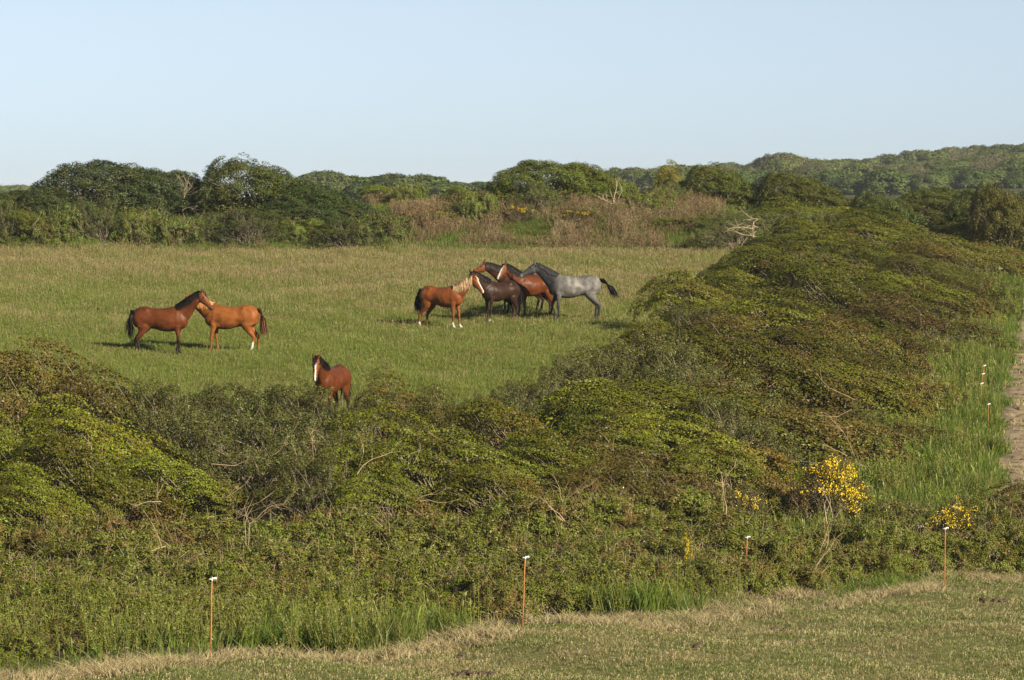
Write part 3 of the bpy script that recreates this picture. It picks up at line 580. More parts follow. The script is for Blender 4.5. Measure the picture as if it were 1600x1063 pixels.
def scat(name, seed, n, xr, dr, mask, protos, label, cat, smin, smax, hfun=None, tilt=0.12, pick=None, zoff=0):
    rng = np.random.default_rng(seed); x = rng.uniform(*xr, n); d = rng.uniform(*dr, n)
    k = in_view(x, d) & mask(x, d); x, d = x[k], d[k]; n = len(x)
    s = rng.uniform(smin, smax, n); sz = s * (hfun(x, d) if hfun is not None else 1)
    idx = rng.integers(0, len(protos), n) if pick is None else pick(rng, x, d)
    return scatter(name, np.stack([x, d, ground(x, d) + zoff], 1), rand_rot(rng, n, tilt), np.stack([s, s, sz], 1), idx, protos, label, cat)
SCRAPES = [(1220, 988, .3, 10), (1090, 1012, .15, 5), (745, 1058, .4, 14), (1560, 942, .3, 8), (716, 1032, .1, 4)]
SCP = [hit(a, b) + (c,) for a, b, c, e in SCRAPES]
def scraped(x, d):
    m = np.zeros(np.shape(x), bool)
    for (a, b, c) in SCP: m |= ((x - a) / (c * 0.75)) ** 2 + ((d - b) / 0.55) ** 2 < 1 + 0.5 * vnoise(x, d, 9.0, 88)
    return m
# pasture
pas = [tuft('pasture_tuft%d' % k, 200 + k, 26, 0.11, 0.16, 0.010, ['grass', 'seed'], seeds=sd, seed_h=0.19) for k, sd in enumerate((0, 0, 1, 4, 6))]
fmask = lambda x, d: (x < itp(LEFT_FOOT, d) + 1.6) & (d < 150.0)
def fpick(rng, x, d):
    dry = vnoise(x, d, 0.28, 3) * 0.4 + np.interp(d, [84, 110, 125, 150], [-0.7, -0.4, 0.12, 0.4]) + rng.normal(0, 0.35, len(x))
    return np.where(dry > 0.25, rng.integers(3, 5, len(x)), rng.integers(0, 3, len(x)))
scat('pasture_grass', 1, 150000, (-24, 13), (80, 152.5), fmask, pas, 'knee high pasture grass with brown seed heads', 'grass', 0.8, 1.35, lambda x, d: 1 + 0.3 * vnoise(x, d, 0.8, 8), pick=fpick)
# mown strip
mow = [tuft('mown_tuft%d' % k, 220 + k, 26, 0.038, 0.14, 0.010, ['mown', 'straw'], lean=1.0, seeds=sd, seed_h=0.035) for k, sd in enumerate((0, 2, 5))]
scat('mown_grass', 2, 52000, (-10, 14), (43.5, 73), lambda x, d: (d < fence_d(x) + 0.8) & ~scraped(x, d), mow, 'short worn grass strip in front of the orange stakes', 'grass', 0.7, 1.4, lambda x, d: 1 + 0.4 * vnoise(x, d, 1.4, 4))
scat('track_grass', 12, 16000, (9, 26), (73, 150), lambda x, d: (x > path_left(d) - 0.5) & (x < path_left(d) + 3.4) & (vnoise(x, d, 1.1, 61) + 0.9 - 1.25 * sm(-0.5, 0.5, x - path_left(d)) > -0.55), mow + [tuft('track_straw', 239, 26, 0.10, 0.16, 0.012, ['straw', 'straw'], lean=0.8)], 'worn tufts of grass on the bare track', 'grass', 0.9, 1.8)
# dry fringe along the fence line
dry = [tuft('dry_tuft%d' % k, 240 + k, 34, 0.17, 0.16, 0.012, ['straw', 'straw'], lean=0.75, bent=0.7) for k in range(3)]
def dmask(x, d):
    t = d - fence_d(x); return (np.abs(t + 0.7 - 0.5 * sm(0, 6, x)) < 1.5 + sm(0, 6, x) * 0.7 + 1.0 * vnoise(x, d, 1.1, 12)) & (vnoise(x, d, 1.7, 13) > -0.05)
scat('dry_grass', 3, 24000, (-10, 14), (43, 74), dmask, dry, 'band of straw coloured dry grass along the row of stakes', 'grass', 0.6, 1.25)
# lush grass behind the stakes and on the verge
lus = [tuft('lush_tuft%d' % k, 260 + k, 22, 0.42, 0.17, 0.017, ['lush', 'weed'], lean=0.4, seeds=k, seed_h=0.55) for k in range(3)]
scat('pasture_weeds', 9, 9000, (-24, 12), (84, 151), lambda x, d: fmask(x, d) & (x < itp(LEFT_FOOT, d)) & (vnoise(x, d, 1.6, 71) > 0.52), lus, 'darker green weed clumps scattered through the pasture', 'weeds', 0.25, 0.6)
def lmask(x, d):
    t = d - fence_d(x) + 0.7 * vnoise(x, d, 1.9, 91); a = (t > -0.1) & (t < np.interp(x, [-10, 0, 8, 14], [6, 4.5, 2.5, 2])) & (vnoise(x, d, 0.9, 21) + np.interp(x, [-10, -3, 1, 9], [0.3, 0.1, 0.0, -0.2]) - 0.10 * t / 3 > 0.0)
    b = (x > itp(RIGHT_FOOT, d) - 2.8) & (x < path_left(d) + 0.25) & (d > fence_d(x) + 5) & (d < 152)
    return a | b
scat('lush_grass', 4, 90000, (-12, 24), (44, 152), lmask, lus, 'lush bright green tall grass below the brambles and on the verge', 'grass', 0.6, 1.25, lambda x, d: np.where(x > itp(RIGHT_FOOT, d) - 3, 0.85, 0.85) * (1 + 0.45 * vnoise(x, d, 1.3, 27)))
# tall stalky weeds
def weed(name, seed):
    rng = np.random.default_rng(seed); G = Geo()
    for i in range(3):
        b = np.array([rng.normal(0, .09), rng.normal(0, .09), 0]); h = rng.uniform(0.55, 1.0); t = b + np.array([rng.normal(0, .07), rng.normal(0, .07), h])
        G.tube([b, b * 0.5 + t * 0.5 + rng.normal(0, .015, 3), t], [0.009, 0.008, 0.004], 3, 0, False)
        n = 26; tt = rng.uniform(0.3, 1.0, n)[:, None]; c = b * (1 - tt) + t * tt + rng.normal(0, 0.035, (n, 3)) * (1.2 - tt * 0.7)
        leaves(rng, c, rng.normal(0, 1, (n, 3)) + np.array([0, 0, .6]), 0.06, 0.35, 0.5, 0, G)
    return G.mesh(name, [M['weed']])
wee = [weed('weed%d' % k, 280 + k) for k in range(4)]
def wmask(x, d):
    t = d - fence_d(x) + 0.9 * vnoise(x, d, 1.6, 92); a = (t > 0.0) & (t < np.interp(x, [-10, 0, 8, 14], [15, 12, 7, 4])) & (vnoise(x, d, 0.8, 31) + np.interp(x, [-10, -3, 1, 9], [0.35, 0.2, 0.1, -0.25]) > 0.05)
    b = (x > itp(RIGHT_FOOT, d) - 2.0) & (x < path_left(d) - 0.3) & (d > fence_d(x) + 6) & (d < 150) & (vnoise(x, d, 0.9, 33) > -0.1)
    return a | b
scat('stalky_weeds', 5, 19000, (-12, 24), (44, 150), wmask, wee, 'yellow green stalky weeds standing through brambles and verge grass', 'weeds', 0.4, 1.0, tilt=0.2)
# dead bracken on the far bank
def brack(name, seed, lean):
    rng = np.random.default_rng(seed); G = Geo()
    for i in range(9):
        b = np.array([rng.normal(0, .2), rng.normal(0, .2), -0.05]); h = rng.uniform(0.5, 1.15); ln = rng.normal(lean, 0.35); l2 = rng.normal(0, .25)
        t = b + np.array([ln * h, l2 * h, h]); m_ = b * 0.5 + t * 0.5 + np.array([-ln * 0.1, 0, 0.08]); th = rng.uniform(0, 3.14)
        G.strip([b, m_, t], [0.028, 0.024, 0.01], np.array([math.cos(th) * 0.9, math.sin(th) * 0.4, 0.1]), 0)
        n = 7; tt = rng.uniform(0.35, 1, n)[:, None]; leaves(rng, b * (1 - tt) + t * tt + rng.normal(0, .06, (n, 3)), rng.normal(0, 1, (n, 3)), 0.12, 0.3, .5, 0, G)
    return G.mesh(name, [M['bracken']])
brk = [brack('bracken%d' % k, 300 + k, (0.25, -0.25, 0.1)[k]) for k in range(3)]
def bmask(x, d):
    px = x / d * FPX + 800
    return ((px > 600 + 60 * vnoise(x * 0, d, 1.4, 44)) & (px < 1130) & (d > 149.5 + 0.6 * vnoise(x, d, 0.8, 41))) | ((px > 215) & (px < 325) & (d > 152) & (d < 155)) | ((px > 360) & (px < 410) & (d < 154.5))
scat('dead_bracken', 6, 12000, (-24, 12), (149, 158.5), lambda x, d: bmask(x, d) & (vnoise(x, d, 1.0, 43) > np.where(x / d * FPX > -190, -0.3, 0.0)), brk, 'tan dead bracken stalks covering the far bank', 'bracken', 0.32, 0.58, lambda x, d: 1 + 0.45 * vnoise(x, d, 1.4, 48))
scat('bank_grass', 7, 15000, (-26, 16), (148.8, 156), lambda x, d: (vnoise(x, d, 0.8, 47) > -0.05) | (bmask(x, d) & (vnoise(x, d, 1.0, 43) < -0.1)) , lus, 'taller green grass at the foot of the far bank', 'grass', 0.35, 0.8)
bbr = [brk[k] for k in range(3)]

# ------------------------------------------------------------------ loose dead branches, canes, stones, soil
def branch_thing(name, px, d, z_up, seed, span, label, cat='branch', n=7, r=0.03, lean=(1, 0, 0.35), mat='dead', group=None):
    rng = np.random.default_rng(seed); G = Geo(); x = px2x(px, d); g = gz(x, d)
    lean = np.array(lean, float)
    for i in range(n):
        dr = unit(lean + rng.normal(0, 0.45, 3) * np.array([1, .6, 1])); ln = span * rng.uniform(0.5, 1.0)
        p = [np.array([rng.normal(0, .06), rng.normal(0, .06), -0.1 if i < 2 else z_up * rng.random()])]
        for k in range(5):
            dr = unit(dr + rng.normal(0, 0.25, 3)); p.append(p[-1] + dr * ln / 5)
        p = np.array(p); G.tube(p, np.linspace(r * rng.uniform(0.6, 1), r * 0.25, 6), 4, 0, False)
        for k in (2, 3, 4):
            d2 = unit(dr + rng.normal(0, 0.7, 3)); G.tube([p[k], p[k] + d2 * ln * 0.12, p[k] + d2 * ln * 0.3 + rng.normal(0, .05, 3)], [r * 0.4, r * 0.3, r * 0.12], 3, 0, False)
    o = link(bpy.data.objects.new(name, G.mesh(name, [M[mat]]))); o.location = (x, d, g + z_up)
    return setp(o, label, cat, group)
branch_thing('dead_snag', 1180, 147.0, 0.85, 1, 1.5, 'pale bare dead snag lying tangled at the pasture corner', 'snag', 12, 0.022, (-1, -0.2, 0.25))
branch_thing('dead_branch', 285, 153.5, 0.6, 3, 1.7, 'pale bare branches fanning out of the dark thicket tree', 'branch', 11, 0.016, (0.6, -0.4, 0.7))
branch_thing('dead_branch', 965, 154.0, 0.2, 4, 1.6, 'bare forked trunks leaning under the sloping windswept tree', 'branch', 6, 0.03, (-0.5, 0, 0.8))
branch_thing('dead_branch', 1300, 74.2, 0.15, 6, 1.0, 'grey bare gorse wood spreading below the yellow crest', 'branch', 7, 0.022, (0.3, -0.25, 0.5))
branch_thing('dead_branch', 1520, 83.5, 0.35, 7, 0.8, 'pale stick lying in the lush verge grass', 'stick', 1, 0.016, (1, 0, 0.25))
for k, (px, py, sp, ln) in enumerate([(430, 745, 1.1, (1, 0, .5)), (330, 800, 1.4, (1, 0, .25)), (90, 700, 0.9, (.2, 0, 1)), (480, 740, 1.2, (.8, 0, .6)), (250, 840, 1.2, (-.6, 0, .5)), (390, 850, 1.0, (.5, 0, .8)), (145, 740, 0.9, (.3, 0, 1)), (560, 790, 1.0, (.6, 0, .7)), (650, 770, .9, (.5, 0, .5)), (1280, 880, 0.9, (.45, 0, 1)), (1330, 700, 1.0, (-.6, 0, .5)), (1300, 640, 1.1, (.8, 0, .4)), (1370, 560, 1.2, (.8, 0, .3)), (1200, 540, 1.2, (-.8, 0, .3)), (1010, 600, 1.0, (.1, 0, 1)), (880, 800, .9, (-.7, 0, .5)), (1130, 790, .8, (.2, 0, 1))]):
    d = np.interp(py, [430, 560, 640, 700, 790, 850, 900], [126, 104, 92, 80, 70.5, 66, 62])
    zu = py2z(py, d) - gz(px2x(px, d), d)
    branch_thing('dead_cane', px, d, max(zu - 0.1, 0.2), 60 + k, sp * 1.25, 'bare tan canes arching out of the hedge foliage', 'cane', 4, 0.011, np.array(ln) - np.array([0, .5, 0]), 'cane', 'bare canes in the hedges')
def clods(name, px, py, seed, w_, label, mat='soil', n=14, size=0.07, cat='soil', group=None):
    x, d = hit(px, py); rng = np.random.default_rng(seed); G = Geo()
    ico = np.array([(0, 0, 1), (.9, 0, .4), (.28, .85, .4), (-.72, .53, .4), (-.72, -.53, .4), (.28, -.85, .4), (.72, .53, -.4), (-.28, .85, -.4), (-.9, 0, -.4), (-.28, -.85, -.4), (.72, -.53, -.4), (0, 0, -1)])
    tri = [(0, 1, 2), (0, 2, 3), (0, 3, 4), (0, 4, 5), (0, 5, 1), (1, 6, 2), (2, 7, 3), (3, 8, 4), (4, 9, 5), (5, 10, 1), (2, 6, 7), (3, 7, 8), (4, 8, 9), (5, 9, 10), (1, 10, 6), (11, 7, 6), (11, 8, 7), (11, 9, 8), (11, 10, 9), (11, 6, 10)]
    for i in range(n):
        c = np.array([rng.normal(0, w_ / 2), rng.normal(0, 0.18), 0]); s = size * rng.uniform(0.5, 1.3)
        c[2] = gz(x + c[0], d + c[1]) - gz(x, d) + s * 0.25
        G.add(c + ico * s * rng.uniform(0.7, 1.2, (12, 1)) * np.array([1.2, 1.2, 0.75]), None, tri)
    o = link(bpy.data.objects.new(name, G.mesh(name, [M[mat]]))); o.location = (x, d, gz(x, d)); return setp(o, label, cat, group)
for k, (px, py, ww, n) in enumerate(SCRAPES):
    clods('soil_clods', px, py, 400 + k, ww, 'scrape of dark crumbled soil in the worn grass strip', 'soil', n * 2, 0.055, 'soil', 'soil scrapes in the worn grass')
clods('stone', 1434, 860, 420, 0.08, 'pale weathered stone or stump among brambles near the tallest stake', 'stone', 4, 0.13, 'stone').location.z += 0.45
for k, (px, py) in enumerate([(1575, 600), (1590, 560), (1585, 690), (1580, 740), (1592, 640), (1578, 780), (1596, 580), (1598, 620), (1590, 660), (1596, 720), (1590, 760), (1588, 530)]):
    clods('track_clods', px, py, 430 + k, 0.3, 'crumbled earth clods on the bare track', 'soil', 12, 0.05, 'soil', 'clods on the track')

# ------------------------------------------------------------------ orange stakes with white insulators
def stake(x, d, h, lean, label, rad=0.011, k=0.68):
    e = empty('fence_stake', (x, d, gz(x, d))); e.rotation_euler = (0, R(lean), R(10)); setp(e, label, 'stake', 'orange fence stakes')
    G = Geo(); G.tube([(0, 0, -0.15), (0.004, 0, h * 0.4), (-0.003, 0, h * 0.8), (0, 0, h)], [rad, rad, rad, rad * 0.9], 8)
    link(bpy.data.objects.new('rod', G.mesh('rod', [M['stake']], True)), e)
    G = Geo()
    q = lambda pts: [(a * k, b * k, h + c * k) for a, b, c in pts]
    G.tube(q([(0, 0, -.03), (0, 0, .035)]), [0.024 * k] * 2, 10); G.tube(q([(-0.07, 0, -.005), (-0.03, 0, .015), (0.03, 0, .025), (0.085, 0, .045)]), np.array([0.011, 0.018, 0.018, 0.015]) * k, 8)
    G.tube(q([(0.085, 0, .045), (0.09, 0, .02), (0.06, 0, 0)]), np.array([0.012, 0.011, 0.009]) * k, 8)
    G.tube(q([(0, 0, .035), (0, -.05, .05)]), np.array([0.014, 0.01]) * k, 8)
    link(bpy.data.objects.new('insulator', G.mesh('insulator', [M['insul']], True)), e)
for px, py, top, lean, lab in [(326, 1036, 908, 1.5, 'slim orange stake with white insulator standing in straw grass beside lush green grass'), (816, 985, 874, 2.5, 'leaning rusty orange stake with white insulator before dark brambles'), (1166, 926, 842, 2.0, 'dark rusty stake with white insulator half sunk in brambles'), (1478, 922, 828, 1.0, 'tall bright orange stake with white insulator before yellow gorse')]:
    x, d = hit(px, py); stake(x, d, (py - top) / FPX * d, lean, lab)
for px, py, hh, lab in [(1545, 676, 0.75, 'orange stake with white insulator on the verge beside the brambles'), (1534, 640, 0.72, 'small white capped stake in the verge grass, behind the orange one'), (1536, 618, 0.62, 'white capped stake in mid verge grass next to a twin'), (1538, 612, 0.75, 'farthest white capped stake on the verge')]:
    x, d = hit(px, py); stake(x, d, hh, 1.0, lab, 0.009, 0.62)

# ------------------------------------------------------------------ horses
def loft(G, ctr, side, up, a, b, seg=18, nar=0.0):
    """closed elliptical loft: a = half size along up, b = half size along side"""
    ctr = np.asarray(ctr, float); k = len(ctr); an = np.arange(seg) * 2 * np.pi / seg
    vs = [ctr[i] + a[i] * np.cos(an)[:, None] * np.asarray(up[i]) + b[i] * (np.sin(an) * (1 - nar * np.maximum(np.cos(an), 0) ** 1.5))[:, None] * np.asarray(side[i]) for i in range(k)]
    q = [(i * seg + j, i * seg + (j + 1) % seg, (i + 1) * seg + (j + 1) % seg, (i + 1) * seg + j) for i in range(k - 1) for j in range(seg)]
    v = np.concatenate(vs + [ctr[:1], ctr[-1:]]); n = k * seg
    t = [(n, (j + 1) % seg, j) for j in range(seg)] + [(n + 1, (k - 1) * seg + j, (k - 1) * seg + (j + 1) % seg) for j in range(seg)]
    G.add(v, q, t)
def resample(pts, n):
    """Catmull-Rom through rows of pts (any width)"""
    pts = np.asarray(pts, float); k = len(pts); out = []
    for s in np.linspace(0, k - 1, n):
        i = min(int(s), k - 2); f = s - i; p0 = pts[max(i - 1, 0)]; p1 = pts[i]; p2 = pts[i + 1]; p3 = pts[min(i + 2, k - 1)]
        out.append(0.5 * ((2 * p1) + (-p0 + p2) * f + (2 * p0 - 5 * p1 + 4 * p2 - p3) * f * f + (-p0 + 3 * p1 - 3 * p2 + p3) * f ** 3))
    return np.array(out)
BODY = [(-0.84, 1.14, .06, .06), (-0.81, 1.13, .19, .14), (-0.73, 1.13, .275, .215), (-0.60, 1.15, .325, .27), (-0.42, 1.145, .345, .292), (-0.20, 1.125, .315, .268), (0.05, 1.085, .345, .305), (0.28, 1.095, .37, .295), (0.46, 1.125, .375, .26), (0.60, 1.13, .34, .23), (0.72, 1.10, .27, .195), (0.80, 1.08, .17, .135), (0.835, 1.07, .06, .06)]
FORE = [(0.50, 1.12, .17, .10), (0.54, 0.98, .15, .105), (0.53, 0.84, .105, .085), (0.545, 0.66, .068, .060), (0.555, 0.52, .050, .047), (0.56, 0.46, .054, .050), (0.555, 0.40, .040, .038), (0.55, 0.27, .034, .030), (0.55, 0.17, .043, .037), (0.575, 0.115, .035, .034), (0.60, 0.07, .050, .048), (0.615, 0.0, .062, .058)]
HIND = [(-0.50, 1.18, .26, .13), (-0.52, 1.02, .25, .135), (-0.50, 0.86, .195, .12), (-0.545, 0.74, .125, .09), (-0.62, 0.62, .083, .064), (-0.705, 0.52, .066, .050), (-0.715, 0.45, .056, .044), (-0.70, 0.38, .046, .040), (-0.685, 0.27, .039, .034), (-0.675, 0.18, .046, .040), (-0.645, 0.115, .037, .036), (-0.62, 0.07, .050, .048), (-0.605, 0.0, .062, .058)]
def horse(px, py, d_, label, yaw, wither, coat, neck=(38, 0), head=(-42, 0), legs=((0, 0),) * 4, mane='hair_black', mane_side=1, tail='hair_black', tail_dir=(0, 0), blaze=0.0, marks=None, lift=None, length=1.0, mane_len=0.2, girth=1.0, neck_len=0.80, seed=0, sock=None, dx=0.0):
    rng = np.random.default_rng(900 + seed)
    if d_ is None: x, d = hit(px, py)
    else: x, d = px2x(px, d_), d_
    sc = wither / 1.5
    G = Geo()
    B = resample(BODY, 40); k = len(B)
    loft(G, np.stack([B[:, 0] * length, 0 * B[:, 0], B[:, 1]], 1), [(0, 1, 0)] * k, [(0, 0, 1)] * k, np.maximum(B[:, 2], .02), np.maximum(B[:, 3], .02) * girth, 26, 0.28)
    for sg in (-1, 1):      # shoulder, point of hip and thigh
        for (cx, cz, rx, rz_, cy, ry) in ((0.50, 1.10, .17, .27, .13, .125), (-0.56, 1.12, .24, .25, .15, .135), (-0.40, 1.36, .10, .07, .15, .06), (0.42, 0.92, .13, .13, .14, .10)):
            th = np.linspace(0.05, math.pi - 0.05, 9); loft(G, [(cx * length - math.cos(q) * rx, sg * cy * girth, cz) for q in th], [(0, 1, 0)] * 9, [(0, 0, 1)] * 9, np.sin(th) * rz_, np.sin(th) * ry, 14)
    # legs: order fore-left, fore-right, hind-left, hind-right ; (foot shift forward, foot shift sideways)
    for i, (sgn, ch, front) in enumerate(((1, FORE, True), (-1, FORE, True), (1, HIND, False), (-1, HIND, False))):
        c = resample(ch, 34); lx, ly = legs[i]; f = np.clip((1.0 - c[:, 1]) / 1.0, 0, 1)
        X = c[:, 0] * length + lx * f; Z = c[:, 1].copy(); Y = sgn * (0.155 * girth - 0.02 * f) + ly * f
        Y = np.where(c[:, 1] > 0.9, sgn * 0.135 * girth, Y)
        if lift and i in lift:                      # knee or hock flexed: the lower limb folds back
            ang = R(lift[i]); pv = 0.46 if front else 0.50
            px_ = np.interp(pv, c[::-1, 1], X[::-1]); lo = c[:, 1] < pv
            up_a = R(abs(lift[i]) * 0.45) if front else R(-abs(lift[i]) * 0.10); top = 0.98
            tx = np.interp(top, c[::-1, 1], X[::-1]); mid = c[:, 1] < top
            dxx, dzz = X[lo] - px_, Z[lo] - pv
            X[lo] = px_ + dxx * math.cos(ang) + dzz * math.sin(ang); Z[lo] = pv - dxx * math.sin(ang) * 1 + dzz * math.cos(ang)
            dxx, dzz = X[mid] - tx, Z[mid] - top; X[mid] = tx + dxx * math.cos(up_a) - dzz * math.sin(up_a); Z[mid] = top + dxx * math.sin(up_a) + dzz * math.cos(up_a)
        pth = np.stack([X, Y, Z], 1); tg = unit(np.gradient(pth, axis=0)); sd = np.tile((0, 1.0, 0), (34, 1)); upv = unit(np.cross(sd, tg))
        loft(G, pth, sd, upv, c[:, 2], c[:, 3], 14)
    # neck
    np_, ny = R(neck[0]), R(neck[1])
    base = np.array([0.50 * length, 0, 1.16]); nd = np.array([math.cos(np_) * math.cos(ny), math.cos(np_) * math.sin(ny), math.sin(np_)])
    start = np.array([0.60 * length, 0, 1.25]); poll = start + nd * neck_len
    c1 = base + np.array([0.22, 0, 0.16]); c2 = poll - unit(nd * 0.8 + np.array([0.25 * math.cos(ny), 0.25 * math.sin(ny), -0.05])) * 0.3
    tt = np.linspace(0, 1, 16)[:, None]; NP = (1 - tt) ** 3 * base + 3 * (1 - tt) ** 2 * tt * c1 + 3 * (1 - tt) * tt ** 2 * c2 + tt ** 3 * poll
    ntg = unit(np.gradient(NP, axis=0)); yy = ny * tt[:, 0] ** 1.2; nsd = np.stack([-np.sin(yy), np.cos(yy), 0 * yy], 1); nup = unit(np.cross(ntg, nsd)); nsd = np.cross(nup, ntg)
    na = np.interp(tt[:, 0], [0, .3, .6, .85, 1], [.34, .285, .21, .16, .125]); nb = np.interp(tt[:, 0], [0, .3, .6, .85, 1], [.20, .145, .11, .09, .085])
    loft(G, NP, nsd, nup, na, nb, 18)
    # head
    hp, hy = R(head[0]), R(head[1]); t = np.array([math.cos(hp) * math.cos(hy), math.cos(hp) * math.sin(hy), math.sin(hp)]); s = np.array([-math.sin(hy), math.cos(hy), 0]); n = np.cross(t, s)
    HL = 0.60; O = poll + n * 0.02 - t * 0.06
    hs = resample([(0.0, -.02, .075, .06), (.06, -.035, .115, .085), (.18, -.055, .142, .098), (.30, -.05, .125, .088), (.45, -.035, .092, .066), (.58, -.03, .075, .058), (.66, -.035, .068, .058), (.72, -.04, .035, .035)], 24)
    loft(G, O + t * hs[:, :1] * HL / 0.66 + n * hs[:, 1:2], np.tile(s, (24, 1)), np.tile(n, (24, 1)), np.maximum(hs[:, 2], .012), np.maximum(hs[:, 3], .012), 16)
    for sg in (-1, 1):
        e0 = O + t * 0.03 + s * sg * 0.058 + n * 0.05; ed = unit(n * 0.85 - t * 0.55 + s * sg * 0.22)
        loft(G, [e0 - ed * .03, e0 + ed * .04, e0 + ed * .10, e0 + ed * .165], [s] * 4, [unit(np.cross(s, ed))] * 4, [.026, .028, .022, .005], [.03, .038, .028, .006], 8)
    me = G.mesh('horse_raw', [])
    tmp = bpy.data.objects.new('tmp', me); COL.objects.link(tmp)
    md = tmp.modifiers.new('r', 'REMESH'); md.mode = 'VOXEL'; md.voxel_size = 0.019
    ms = tmp.modifiers.new('s', 'SMOOTH'); ms.factor = 0.5; ms.iterations = 4
    dg = bpy.context.evaluated_depsgraph_get(); dg.update(); bm = bpy.data.meshes.new_from_object(tmp.evaluated_get(dg)); bpy.data.objects.remove(tmp); bm.name = 'horse_body'
    nv = len(bm.vertices); co = np.empty(nv * 3, np.float32); bm.vertices.foreach_get('co', co); co = co.reshape(-1, 3).astype(float)
    bm.polygons.foreach_set('use_smooth', np.ones(len(bm.polygons), bool))
    bm.materials.clear(); bm.materials.append(M['coat'])
    # coat colours
    C = np.tile(np.array(coat['body']), (nv, 1)); zz = co[:, 2]
    nse = vnoise(co[:, 0] * 6 + co[:, 1] * 5, co[:, 2] * 6, 1.0, seed + 70)
    C *= (1 + 0.12 * nse)[:, None]
    rel = co - O; ht = rel @ t; hn = rel @ n; hsd = rel @ s; hm = (ht > -0.02) & (ht < 0.8) & (np.abs(hsd) < .14) & (hn > -.22) & (hn < .13)
    def blend(msk, col):
        nonlocal C
        msk = np.clip(msk, 0, 1)[:, None]; C = C * (1 - msk) + np.array(col) * msk
    if 'top' in coat: blend(sm(1.30, 1.50, zz) * 0.6 * (~hm), coat['top'])
    if 'neck' in coat: blend(sm(0.42, 0.75, co[:, 0]) * (zz > 0.55), coat['neck'])
    if 'belly' in coat: blend((1 - sm(0.74, 0.95, zz)) * (zz > 0.6) * (np.abs(co[:, 0]) < 0.5), coat['belly'])
    if 'head' in coat: blend(hm * 1.0, coat['head'])
    if 'legs' in coat: blend(1 - sm(0.40, 0.66 if coat.get('highlegs') is None else coat['highlegs'], zz), coat['legs'])
    if 'dapple' in coat:
        dp = vnoise(co[:, 0] * 9, co[:, 2] * 9 + co[:, 1] * 7, 1.5, 5); blend(sm(0.0, 0.6, dp) * 0.5 * (zz > 0.8) * (co[:, 0] < 0.5) * (1 - hm), coat['dapple'])
    blend(hm * sm(0.50, 0.60, ht) * (coat.get('muzzle') is not None), coat.get('muzzle', (0, 0, 0)))
    if blaze:
        wdt = blaze * np.interp(ht, [0.08, 0.16, 0.35, 0.6, 0.72], [0.3, 1.0, 0.8, 1.0, 0.6])
        blend(((np.abs(hsd) < wdt) & (ht > 0.09) & (ht < 0.74) & (hn > -0.012) & hm) * 1.0, (0.52, 0.48, 0.42))
    if sock:
        for (sx, sg, top) in sock: blend((1 - sm(top - .04, top + .04, zz)) * ((co[:, 0] > 0) == (sx > 0)) * ((co[:, 1] > 0) == (sg > 0)), (0.46, 0.42, 0.37))
    blend((zz < 0.055) * 0.8, (0.05, 0.042, 0.035))
    a = bm.color_attributes.new('coat', 'FLOAT_COLOR', 'POINT'); a.data.foreach_set('color', np.concatenate([np.clip(C, 0, 1), np.ones((nv, 1))], 1).astype(np.float32).ravel())
    e = empty('horse', (x + dx, d, gz(x + dx, d) - 0.02), R(yaw), (sc, sc, sc)); setp(e, label, 'horse', 'horses in the pasture')
    link(bpy.data.objects.new('body', bm), e)
    # mane and forelock
    Gm = Geo()
    for i in range(230):
        f = rng.uniform(0.26, 1.0); c = np.array([np.interp(f, tt[:, 0], NP[:, j]) for j in range(3)]); u_ = np.array([np.interp(f, tt[:, 0], nup[:, j]) for j in range(3)]); sdv = np.array([np.interp(f, tt[:, 0], nsd[:, j]) for j in range(3)])
        aa, bb = np.interp(f, tt[:, 0], na), np.interp(f, tt[:, 0], nb); sg = mane_side if rng.random() < 0.85 else -mane_side; ln = mane_len * rng.uniform(0.45, 1.25) * min(1, 0.35 + 1.6 * (f - 0.2))
        p0 = c + u_ * (aa * 0.96) - sdv * sg * 0.01; p1 = c + u_ * (aa * 0.98 + 0.015) + sdv * sg * bb * 0.55; p2 = c + u_ * aa * min(0.85, 0.45 + 0.6 * max(0, 0.5 - f)) + sdv * sg * (bb + .02); p3 = c + sdv * sg * (bb + .035) + u_ * aa * min(0.85, 0.5 + 0.6 * max(0, 0.5 - f)) - np.array([0, 0, 1]) * ln * 0.75 - np.array([.1 * rng.normal(), 0, 0]) * ln
        Gm.strip([p0, p1, p2, p3], [.03, .032, .028, .006], unit(np.array([np.interp(f, tt[:, 0], ntg[:, j]) for j in range(3)]) + rng.normal(0, .25, 3)))
    for i in range(24):
        p0 = O + t * 0.0 + n * 0.085 + s * rng.normal(0, .022); p1 = p0 + t * 0.09 + n * 0.035; p2 = O + t * rng.uniform(.14, .24) + n * 0.09 + s * rng.normal(0, .03)
        Gm.strip([p0, p1, p2], [.02, .02, .005], s)
    link(bpy.data.objects.new('mane', Gm.mesh('mane', [M[mane]])), e)
    # tail
    Gt = Geo(); td = np.array([-tail_dir[0], tail_dir[1], 0.0])
    dock = np.array([-0.80 * length, 0, 1.33])
    for i in range(110):
        jx, jy = rng.normal(0, .035, 2); ln = rng.uniform(0.6, 1.0); sp = rng.normal(0, .05, 2)
        q0 = dock + np.array([0.02, jy * 0.6, jx * 0.6]); q1 = dock + np.array([-0.10, jy, -0.06 + jx]) + td * 0.10; q2 = dock + np.array([-0.13 + jx, jy * 1.3, -0.32]) + td * 0.32 + np.array([0, 0, 1]) * 0.18 * np.linalg.norm(td)
        q3 = dock + np.array([-0.12 + jx * 1.4 + sp[0], jy * 1.4 + sp[1], -0.32 - 0.55 * ln]) + td * (0.35 + 0.35 * ln) + np.array([0, 0, 1]) * 0.36 * np.linalg.norm(td)
